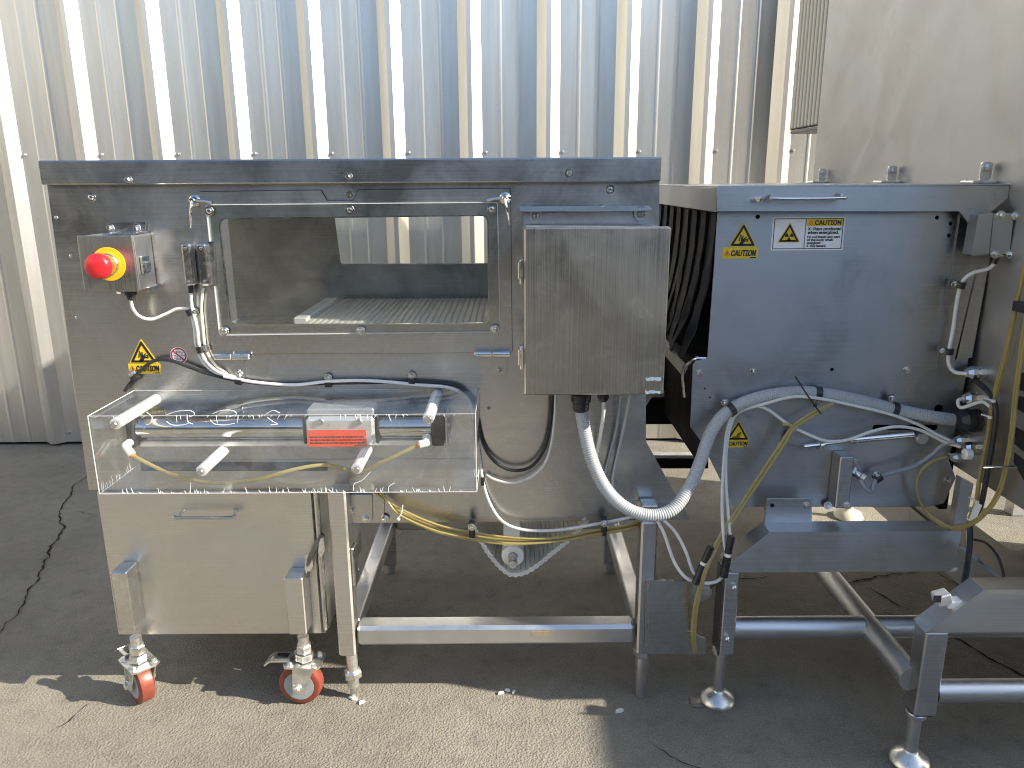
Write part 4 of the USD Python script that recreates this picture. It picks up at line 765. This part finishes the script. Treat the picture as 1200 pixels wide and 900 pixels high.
cable('box_cable', [(707, 466, 1.42), (707, 485, 1.43), (704, 508, 1.45), (700, 530, 1.475), (698, 550, 1.49)], .0037, 'white_cable', 'white cable straight below the small black gland of the electrical box')
cable('box_cable', [(728, 462, 1.44), (726, 480, 1.46), (722, 505, 1.48), (714, 535, 1.49), (709, 560, 1.492), (714, 590, 1.492)], .003, 'grey_cable', 'dark grey cable dropping from the right of the electrical box')
cable('box_cable', [(738, 462, 1.44), (734, 485, 1.46), (729, 510, 1.48), (722, 540, 1.49), (718, 565, 1.492), (724, 592, 1.492)], .003, 'conduit_grey', 'light grey cable dropping from the right corner of the electrical box')
# bundle of amber air lines under the housing
ab = thing('air_line_bundle', 'bundle of amber air lines drooping beneath the conveyor housing', 'air hoses', P(600, 640, 1.47))
for i in range(7):
    dx, dy, dY = RNG.normal(0, 1.2), (i - 3) * 1.9, RNG.normal(0, .004)
    part(ab, 'air_line', tube([(432 + i * 2.2 + dx, 574, 1.485 + dY), (446 + i * 1.5, 585 + dy * .5, 1.48 + dY), (470 + dx, 601 + dy * .75, 1.475 + dY), (510 + dx, 617 + dy * .8 + RNG.normal(0, 1.5), 1.47 + dY), (552, 628 + dy * .8, 1.468 + dY), (600 + dx, 634 + dy * .7, 1.468 + dY), (650, 632 + dy * .6 + RNG.normal(0, 1), 1.468 + dY), (700, 624 + dy * .5, 1.47 + dY), (735, 618 + dy * .5, 1.475 + dY), (760, 612 + dy * .4, 1.50 + dY)], .0021, 7), 'hose_amber', 60)
zp = P(469, 600, 1.468); part(ab, 'cable_tie', [sweep(spline([zp + [.006, 0, .016], zp + [.003, -.004, .0], zp + [-.004, -.003, -.012]]), .0014, 6), cyl(zp + [-.006, -.004, -.012], zp + [-.002, -.004, -.016], .003, 8)], 'white_plastic')
for px, py in ((553, 624), (708, 620)):
    q = P(px, py, 1.463); b_ = part(ab, 'bundle_clip', bbox(q[0] - .006, q[0] + .006, q[1] - .004, q[1] + .02, q[2] - .015, q[2] + .022, .003), 'black_plastic'); part(b_, 'clip_bolt', hexhead(q + [0, -.004, .014], NEG, .0055, .004), 'steel_bright')

# ------------------------------------------------------------------ cables between the machines
cable('link_cable', [(768, 606, 1.45), (778, 625, 1.44), (790, 658, 1.425), (804, 677, 1.415), (822, 683, 1.41), (838, 682, 1.41), (847, 676, 1.41)], .0034, 'white_cable', 'white cable hanging in the lower loop beside the right machine leg')
cable('link_cable', [(770, 603, 1.46), (790, 622, 1.45), (803, 645, 1.435), (811, 667, 1.42), (818, 677, 1.41)], .0034, 'white_cable', 'white cable crossing to the tilted black plug')
cable('riser_cable', [(850, 645, 1.41), (847, 620, 1.43), (846, 580, 1.46), (849, 530, 1.485), (853, 500, 1.492), (862, 480, 1.495), (880, 475, 1.496), (900, 480, 1.497), (922, 496, 1.497), (945, 508, 1.485), (970, 517, 1.482), (995, 515, 1.482), (1020, 506, 1.484), (1050, 500, 1.487), (1078, 504, 1.487), (1105, 517, 1.485), (1126, 524, 1.47)], .0033, 'white_cable', 'white cable rising from the plugs and waving along the gas spring')
cable('riser_cable', [(857, 642, 1.415), (854, 610, 1.44), (851, 570, 1.475), (851, 530, 1.492), (856, 500, 1.496), (866, 483, 1.498), (900, 472, 1.49), (930, 465, 1.486), (960, 467, 1.486), (1000, 475, 1.488), (1042, 485, 1.488), (1075, 497, 1.488), (1100, 510, 1.486), (1122, 520, 1.475)], .0032, 'white_cable', 'second white cable that rises under the conduit curve to the glands')
for (ax, ay, bx_, by), lb in (((857, 628, 848, 676), 'upright black cable plug above the linking plate'), ((833, 640, 815, 684), 'tilted black cable plug above the linking plate')):
    a, b = P(ax, ay, 1.41), P(bx_, by, 1.405); pl = thing('cable_plug', lb, 'plug', b)
    part(pl, 'plug_body', [cyl(a, a + (b - a) * .42, .0075, 12, .001), cyl(a + (b - a) * .5, b, .0085, 12, .001)], 'black_plastic', 30)
    part(pl, 'plug_ring', cyl(a + (b - a) * .425, a + (b - a) * .495, .007, 14), 'white_plastic', 30)
at = thing('amber_air_line', 'pair of amber air lines slanting down from the black cable tie', 'air hose', P(812, 740, 1.42))
for o in (0, 1):
    part(at, 'air_line', tube([(976 - 5 * o, 473 + 3 * o, 1.478), (955 - 2 * o, 482 + 5 * o, 1.474), (930, 499 + 4 * o, 1.474), (914 + 3 * o, 521 + 3 * o, 1.474), (894 + 3 * o, 551 + 3 * o, 1.468), (869 + 3 * o, 589 + 2 * o, 1.455), (843 + 3 * o, 629 + 2 * o, 1.425), (826 + 2 * o, 668, 1.40), (815 + 3 * o, 705, 1.41), (811 + 3 * o, 742, 1.43), (813 + 2 * o, 765, 1.45)], .0034, 8), 'hose_amber', 60)
part(at, 'loose_end', sweep(spline(pt([(917, 498, 1.474), (924, 497, 1.472), (930, 500, 1.473)])), .003, 8), 'hose_amber', 60)
part(at, 'cable_tie', [sweep(pt([(932, 441, 1.462), (946, 463, 1.462), (962, 485, 1.462)]), .0017, 6), bbox(*[v for k in range(3) for v in (P(955, 475, 1.462)[k] - .003, P(955, 475, 1.462)[k] + .003)], .0005)], 'black_plastic')
cable('sensor_cable', [(1008, 562, 1.485), (1014, 571, 1.48), (1021, 576, 1.485), (1024, 567, 1.49), (1030, 559, 1.495), (1048, 553, 1.497), (1072, 546, 1.497), (1092, 533, 1.495), (1105, 521, 1.49), (1120, 517, 1.47)], .0047, 'grey_cable', 'grey cable from the sensor block up to the cabinet glands', [(1028, 560, (-.004, .002, .008))])
sp_ = [(1165, 309, 1.475), (1158, 315, 1.478), (1140, 320, 1.485), (1128, 330, 1.492), (1122, 350, 1.495), (1117, 385, 1.495), (1112, 412, 1.495), (1112, 427, 1.493), (1119, 436, 1.487)]
t = cable('lid_switch_cable', sp_ + [(1134, 438, 1.47)], .0038, 'white_cable', 'white cable from the lid switch down to the uppermost cabinet gland', [(1125, 333, (-.011, .003, .001)), (1113, 413, (-.011, .003, .001))])
sp2 = [G2, G2 + [-.012, -.002, -.004], G2 + [-.008, -.01, -.016], PX(1150, 471, XC - .02), PX(1161, 477, XC - .015)]
solo('gland_cable', sweep(spline(sp2), .0036, 9), 'white_cable', 'short white cable curling from the second cabinet gland into the harness', 'cable', smooth=60)
# harness on the cabinet side
hn = thing('cable_harness', 'tied harness of amber hoses and a black cable on the cabinet side', 'harness', PX(1140, 610, XC - .02))
def xt(pts, r, off=.012, n=8): return sweep(spline([PX(a, b, XC - off - (o[0] if o else 0)) for a, b, *o in pts]), r, n)
for k, pts in enumerate(([(1136, 441), (1152, 453), (1164, 468), (1167, 490), (1163, 520), (1156, 560), (1150, 590), (1142, 606)],)): part(hn, 'black_lead', xt(pts, .0052, .014), 'black_cable', 60)
for k in range(3):
    o = k * 2.4; part(hn, 'air_line', xt([(1204 - o * .3, 300), (1192 - o * .6, 360), (1180 - o, 420), (1166 - o * .8, 470), (1159 - o * .6, 510), (1150 - o * .5, 555), (1145 - o * .5, 590), (1137 - o * .4, 607)], .0028, .012 + .004 * (k % 2)), 'hose_amber', 60)
for (px, py) in ((1165, 468), (1161, 487), (1146, 585)):
    q = PX(px, py, XC - .014); part(hn, 'cable_tie', [cyl(q + [-.009, -.012, .001], q + [-.009, .014, -.002], .0016, 6), bbox(q[0] - .013, q[0] - .007, q[1] - .017, q[1] - .011, q[2] - .002, q[2] + .003, .0005)], 'white_plastic')
part(hn, 'paper_tag', hull([PX(a, b, XC - o) for a, b in ((1143, 588), (1151, 592), (1143, 612), (1135, 610)) for o in (.022, .0232)]), 'label_white')
def xt2(pts, r, off):
    e = [P(1082, 594, 1.485), P(1074, 572, 1.49), P(1078, 554, 1.49), P(1092, 541, 1.485), P(1110, 535.5, 1.48)]
    return sweep(spline([PX(a, b, XC - off - (o[0] if o else 0)) for a, b, *o in pts] + e), r, 8)
lp_ = thing('loop_hose', 'amber hose hanging beside the emblem and looping back to the lowest gland', 'hose', PX(1110, 622, XC - .03))
for k in range(2):
    o = k * 3; part(lp_, 'air_line', xt2([(1210 - o, 330), (1200 - o, 400), (1192 - o, 460), (1187 - o, 510), (1180 - o, 550), (1168 - o, 585), (1145, 611 - o, .01), (1118, 621 - o, .03), (1098, 612 - o, .05)], .003, .012), 'hose_amber', 60)
q0, q1 = PX(1189, 356, XC - .02), PX(1206, 358, XC - .02)
part(lp_, 'strap', bbox(q0[0] - .004, q0[0] + .008, q1[1] - .01, q0[1], q0[2] - .012, q0[2] + .006, .001), 'black_plastic')
cable('drop_cable', [(1136, 612, 1.42), (1137, 630, 1.40), (1134, 660, 1.36), (1128, 690, 1.31), (1122, 703, 1.285)], .0055, 'black_cable', 'black cable dropping from the harness onto the front frame beam')
cable('drop_cable', [(1133, 618, 1.43), (1135, 640, 1.42), (1130, 660, 1.42), (1118, 668, 1.43), (1106, 667, 1.44)], .0045, 'conduit_grey', 'grey cable curling down behind the tunnel beam end')
cable('thin_lead', [(1140, 632, 1.42), (1155, 636, 1.38), (1168, 650, 1.34), (1175, 668, 1.31), (1177, 680, 1.29)], .0025, 'black_cable', 'thin black lead arching over the dark side beam')
cn = thing('square_connector', 'loose pale grey connector lying on the sloped beam end', 'connector', P(1110, 710, 1.27))
Rm = lambda c, a: trimesh.transformations.rotation_matrix(a, (0, 1, 0), c)
q = P(1104, 699, 1.262); bq = bbox(q[0] - .014, q[0] + .012, q[1] - .012, q[1] + .014, q[2] - .013, q[2] + .008, .002); bq.apply_transform(Rm(q, -.3)); part(cn, 'connector_head', bq, 'aluminium')
q = P(1117, 705, 1.262); bq = bbox(q[0] - .014, q[0] + .013, q[1] - .01, q[1] + .012, q[2] - .009, q[2] + .005, .002); bq.apply_transform(Rm(q, -.1)); part(cn, 'connector_body', bq, 'white_plastic')
q = P(1099, 701, 1.2485); part(cn, 'connector_face', bbox(q[0] - .007, q[0] + .007, q[1], q[1] + .002, q[2] - .009, q[2] + .005, .0005), 'black_plastic')

# ------------------------------------------------------------------ stickers
def tri(cx, cz, r): return Polygon([(cx + r * math.cos(a), cz + r * math.sin(a)) for a in (math.pi / 2, math.pi * 7 / 6, math.pi * 11 / 6)])
def hand_icon(cx, cz, s):
    g = [Polygon([(-.3, -.75), (-.02, -.62), (.3, -.2), (.34, .1), (-.1, .15), (-.28, -.1), (-.32, -.4)])]
    for (x0, z0, x1, z1, w) in ((-.2, .0, -.34, .62, .085), (-.05, .08, -.02, .5, .08), (.12, .08, .42, .34, .075), (.2, -.04, .62, .12, .075), (.22, -.18, .62, -.16, .07), (-.28, -.35, -.5, -.7, .07)): g.append(LineString([(x0, z0), (x1, z1)]).buffer(w, quad_segs=3))
    g.append(Polygon([(.5, -.32), (.72, -.25), (.72, .2), (.62, .2)])); g.append(Polygon([(-.62, -.1), (-.5, .1), (-.5, .3), (-.4, .35), (-.42, -.2)]))
    return affinity.translate(affinity.scale(unary_union(g), s, s, origin=(0, 0)), cx, cz)
def slip_icon(cx, cz, s):
    g = [LineString([(-.1, -.15), (.42, .3)]).buffer(.1), LineString([(.1, -.05), (.0, .18)]).buffer(.06), LineString([(.2, -.18), (.4, -.05)]).buffer(.05)] + [LineString([(-.75 + .16 * k, -.42), (-.66 + .16 * k, -.25)]).buffer(.035) for k in range(7)] + [sbox(-.78, -.52, .35, -.44)]
    return affinity.translate(affinity.scale(unary_union(g), s, s, origin=(0, 0)), cx, cz)
def rad_icon(cx, cz, s):
    g = [Point(0, 0).buffer(.13)]
    for a in (90 + 180, 30, 150):
        pts = [(.22 * math.cos(math.radians(a + d)), .22 * math.sin(math.radians(a + d))) for d in (-30, 0, 30)] + [(.72 * math.cos(math.radians(a + d)), .72 * math.sin(math.radians(a + d))) for d in (30, 15, 0, -15, -30)]; g.append(Polygon(pts))
    return affinity.translate(affinity.scale(unary_union(g), s, s, origin=(0, 0)), cx, cz)
def warn(par, cx, cz, r, Y, icon):
    part(par, 'triangle', prism_xz(tri(cx, cz, r).buffer(r * .06, quad_segs=3), Y - .0007, .0006), 'sign_yellow')
    o = tri(cx, cz, r * .9).buffer(r * .05, quad_segs=3).difference(tri(cx, cz, r * .7))
    part(par, 'triangle_border', prism_xz(o, Y - .0011, .0005), 'ink_black')
    part(par, 'pictogram', prism_xz(icon(cx, cz - r * .08, r * .52), Y - .0011, .0005), 'ink_black')
def caution(name, label, Y, tcx, tcy, rpx, bar, icon, mini=True, tcol='ink_black', barrot=0.0):
    c = P(tcx, tcy, Y); mpp = (P(tcx + 1, tcy, Y) - c)[0]; r = rpx * mpp
    a, b = P(bar[0], bar[1], Y), P(bar[2], bar[3], Y)
    st = thing(name, label, 'warning sign', (c[0], Y, b[2]))
    part(st, 'caution_bar', prism_xz(affinity.rotate(sbox(a[0], b[2], b[0], a[2]), barrot), Y - .0004, .0004), 'sign_yellow')
    warn(st, c[0], c[2], r, Y - .0004, icon)
    h = (a[2] - b[2]); w = b[0] - a[0]; cx, cz = (a[0] + b[0]) / 2, (a[2] + b[2]) / 2
    t = text('CAUTION', h * .5, cx + (w * .09 if mini else 0), cz, Y - .0005, True, w=w * (.70 if mini else .92), slant=.1); t.apply_transform(trimesh.transformations.rotation_matrix(-math.radians(barrot), (0, 1, 0), (cx, Y, cz))); part(st, 'lettering', t, tcol)
    if mini:
        mx, mz = a[0] + w * .13, cz - h * .04
        part(st, 'small_triangle', prism_xz(tri(mx, mz, h * .36).difference(tri(mx, mz, h * .2)), Y - .0009, .0005), 'ink_orange'); part(st, 'exclamation', prism_xz(sbox(mx - h * .03, mz - h * .08, mx + h * .03, mz + h * .14), Y - .0009, .0005), 'ink_black')
    part(st, 'small_print', bbox(b[0] - w * .2, b[0] - w * .03, Y - .0008, Y - .0003, b[2] + h * .05, b[2] + h * .14, 0), 'ink_black')
caution('caution_sign', 'yellow crushed-hand caution sign on the left housing, crossed by a black cable', Y0, 167.5, 416, 17.5, (150, 425.5, 189, 438), hand_icon, barrot=0)
caution('caution_sign', 'yellow crushed-hand caution sign high on the tunnel beside the x-ray label', Y1, 870.5, 279.5, 17, (847, 290, 887, 303), hand_icon)
caution('caution_sign', 'yellow slip-hazard caution sign below the conduit, behind the white cables', Y1, 864.5, 508, 15, (853, 515.5, 876, 524), slip_icon, mini=False)
rs = thing('no_touch_sign', 'small round red-ringed prohibition sticker beside the left caution sign', 'prohibition sign', P(209, 426, Y0))
c = P(209.5, 416.5, Y0); R_ = (P(219.5, 416.5, Y0) - c)[0]
part(rs, 'disc', prism_xz(Point(c[0], c[2]).buffer(R_), Y0 - .0005, .0005), 'label_white')
part(rs, 'ring', prism_xz(unary_union([Point(c[0], c[2]).buffer(R_ * .93).difference(Point(c[0], c[2]).buffer(R_ * .76)), affinity.rotate(sbox(c[0] - R_ * .85, c[2] - R_ * .08, c[0] + R_ * .85, c[2] + R_ * .08), -42)]), Y0 - .0009, .0005), 'ink_red')
dots = [Point(c[0] + R_ * i * .17, c[2] + R_ * j * .17).buffer(R_ * .055, quad_segs=2) for i in range(-4, 5) for j in range(-4, 5) if math.hypot(i, j) < 4.1 and abs(i * .67 + j * .74) > .75]
part(rs, 'pictogram', prism_xz(unary_union(dots), Y0 - .0009, .0005), 'ink_black')
xs = thing('xray_label', 'white x-ray hazard label with yellow radiation triangle and caution text', 'warning label', P(947, 293, Y1))
a, b = P(906, 254.5, Y1), P(987, 293, Y1); X0_, X1_, Zt, Zb = a[0], b[0], a[2], b[2]; w, h = X1_ - X0_, Zt - Zb
part(xs, 'sheet', prism_xz(sbox(X0_, Zb, X1_, Zt), Y1 - .0004, .0004), 'label_white')
part(xs, 'border', prism_xz(unary_union([sbox(X0_ + w * .02, Zb + h * .04, X1_ - w * .02, Zt - h * .04).difference(sbox(X0_ + w * .03, Zb + h * .06, X1_ - w * .03, Zt - h * .06)), sbox(X0_ + w * .455, Zb + h * .05, X0_ + w * .463, Zt - h * .05)]), Y1 - .0008, .0005), 'ink_black')
warn(xs, X0_ + w * .24, Zt - h * .56, h * .36, Y1 - .0004, rad_icon)
part(xs, 'header', prism_xz(sbox(X0_ + w * .467, Zt - h * .27, X1_ - w * .032, Zt - h * .065), Y1 - .0007, .0004), 'sign_yellow')
mx, mz = X0_ + w * .53, Zt - h * .185
part(xs, 'small_triangle', prism_xz(tri(mx, mz, h * .09).difference(tri(mx, mz, h * .045)), Y1 - .0012, .0006), 'ink_orange')
part(xs, 'lettering', text('CAUTION', h * .13, X0_ + w * .765, Zt - h * .17, Y1 - .0007, True, w=w * .36), 'ink_black')
for row, s, hh, wf, bo in ((.36, 'X-Rays produced', .075, .46, True), (.47, 'when energized.', .075, .43, True), (.60, 'Do not insert any part', .058, .45, True), (.69, 'of the body when', .058, .36, True), (.78, 'energized -', .058, .22, True), (.87, 'X-Ray hazard.', .058, .27, True)):
    t = text(s, h * hh * 1.15, X0_ + w * .495, Zt - h * (row + hh * .5), Y1 - .0005, bo, align='l', w=w * wf); part(xs, 'lettering', t, 'ink_black')

# ------------------------------------------------------------------ off-frame neighbours that shade and reflect: another machine and the building across the yard
worn('plaster_warm', (0.42, 0.395, 0.325), 0.85, scale=2, var=0.12); worn('timber_dark', (0.05, 0.047, 0.042), 0.7, scale=3, var=0.3); worn('container_blue', (0.10, 0.17, 0.30), 0.5, scale=2, var=0.2)
nb = thing('neighbouring_machine', 'boxy dark machine standing off to the right of the cabinet', 'machine', (3.7, -.4, 0))
part(nb, 'housing', bbox(3.2, 4.2, -3.0, 0.60, .35, 1.82, .01), 'timber_dark'); part(nb, 'plinth', bbox(3.25, 4.15, -2.9, .55, 0, .35, .01), 'timber_dark')
lb = thing('warehouse', 'sunlit beige warehouse beyond the left side of the yard', 'building', (-12, -3, 0))
part(lb, 'wall', bbox(-16, -9, -12, 6, 0, 6.5, .02), 'plaster_warm'); part(lb, 'roof', bbox(-16.3, -8.7, -12.3, 6.3, 6.51, 6.8, .02), 'timber_dark')
bk = thing('store_shed', 'long dark timber shed behind the viewpoint', 'shed', (-4, -6, 0))
part(bk, 'wall', bbox(-8.9, 2.0, -8, -4.6, 0, 2.3, .02), 'timber_dark'); part(bk, 'roof', bbox(-8.95, 2.2, -8.2, -4.4, 2.31, 2.42, .02), 'timber_dark')
ct = thing('container', 'blue shipping container to the right of the viewpoint', 'container', (7, -7, 0))
part(ct, 'shell', bbox(5.8, 8.2, -20, -3.4, .12, 2.6, .03), 'container_blue'); part(ct, 'skid', bbox(5.9, 8.1, -19.9, -3.5, 0, .12, .01), 'timber_dark')
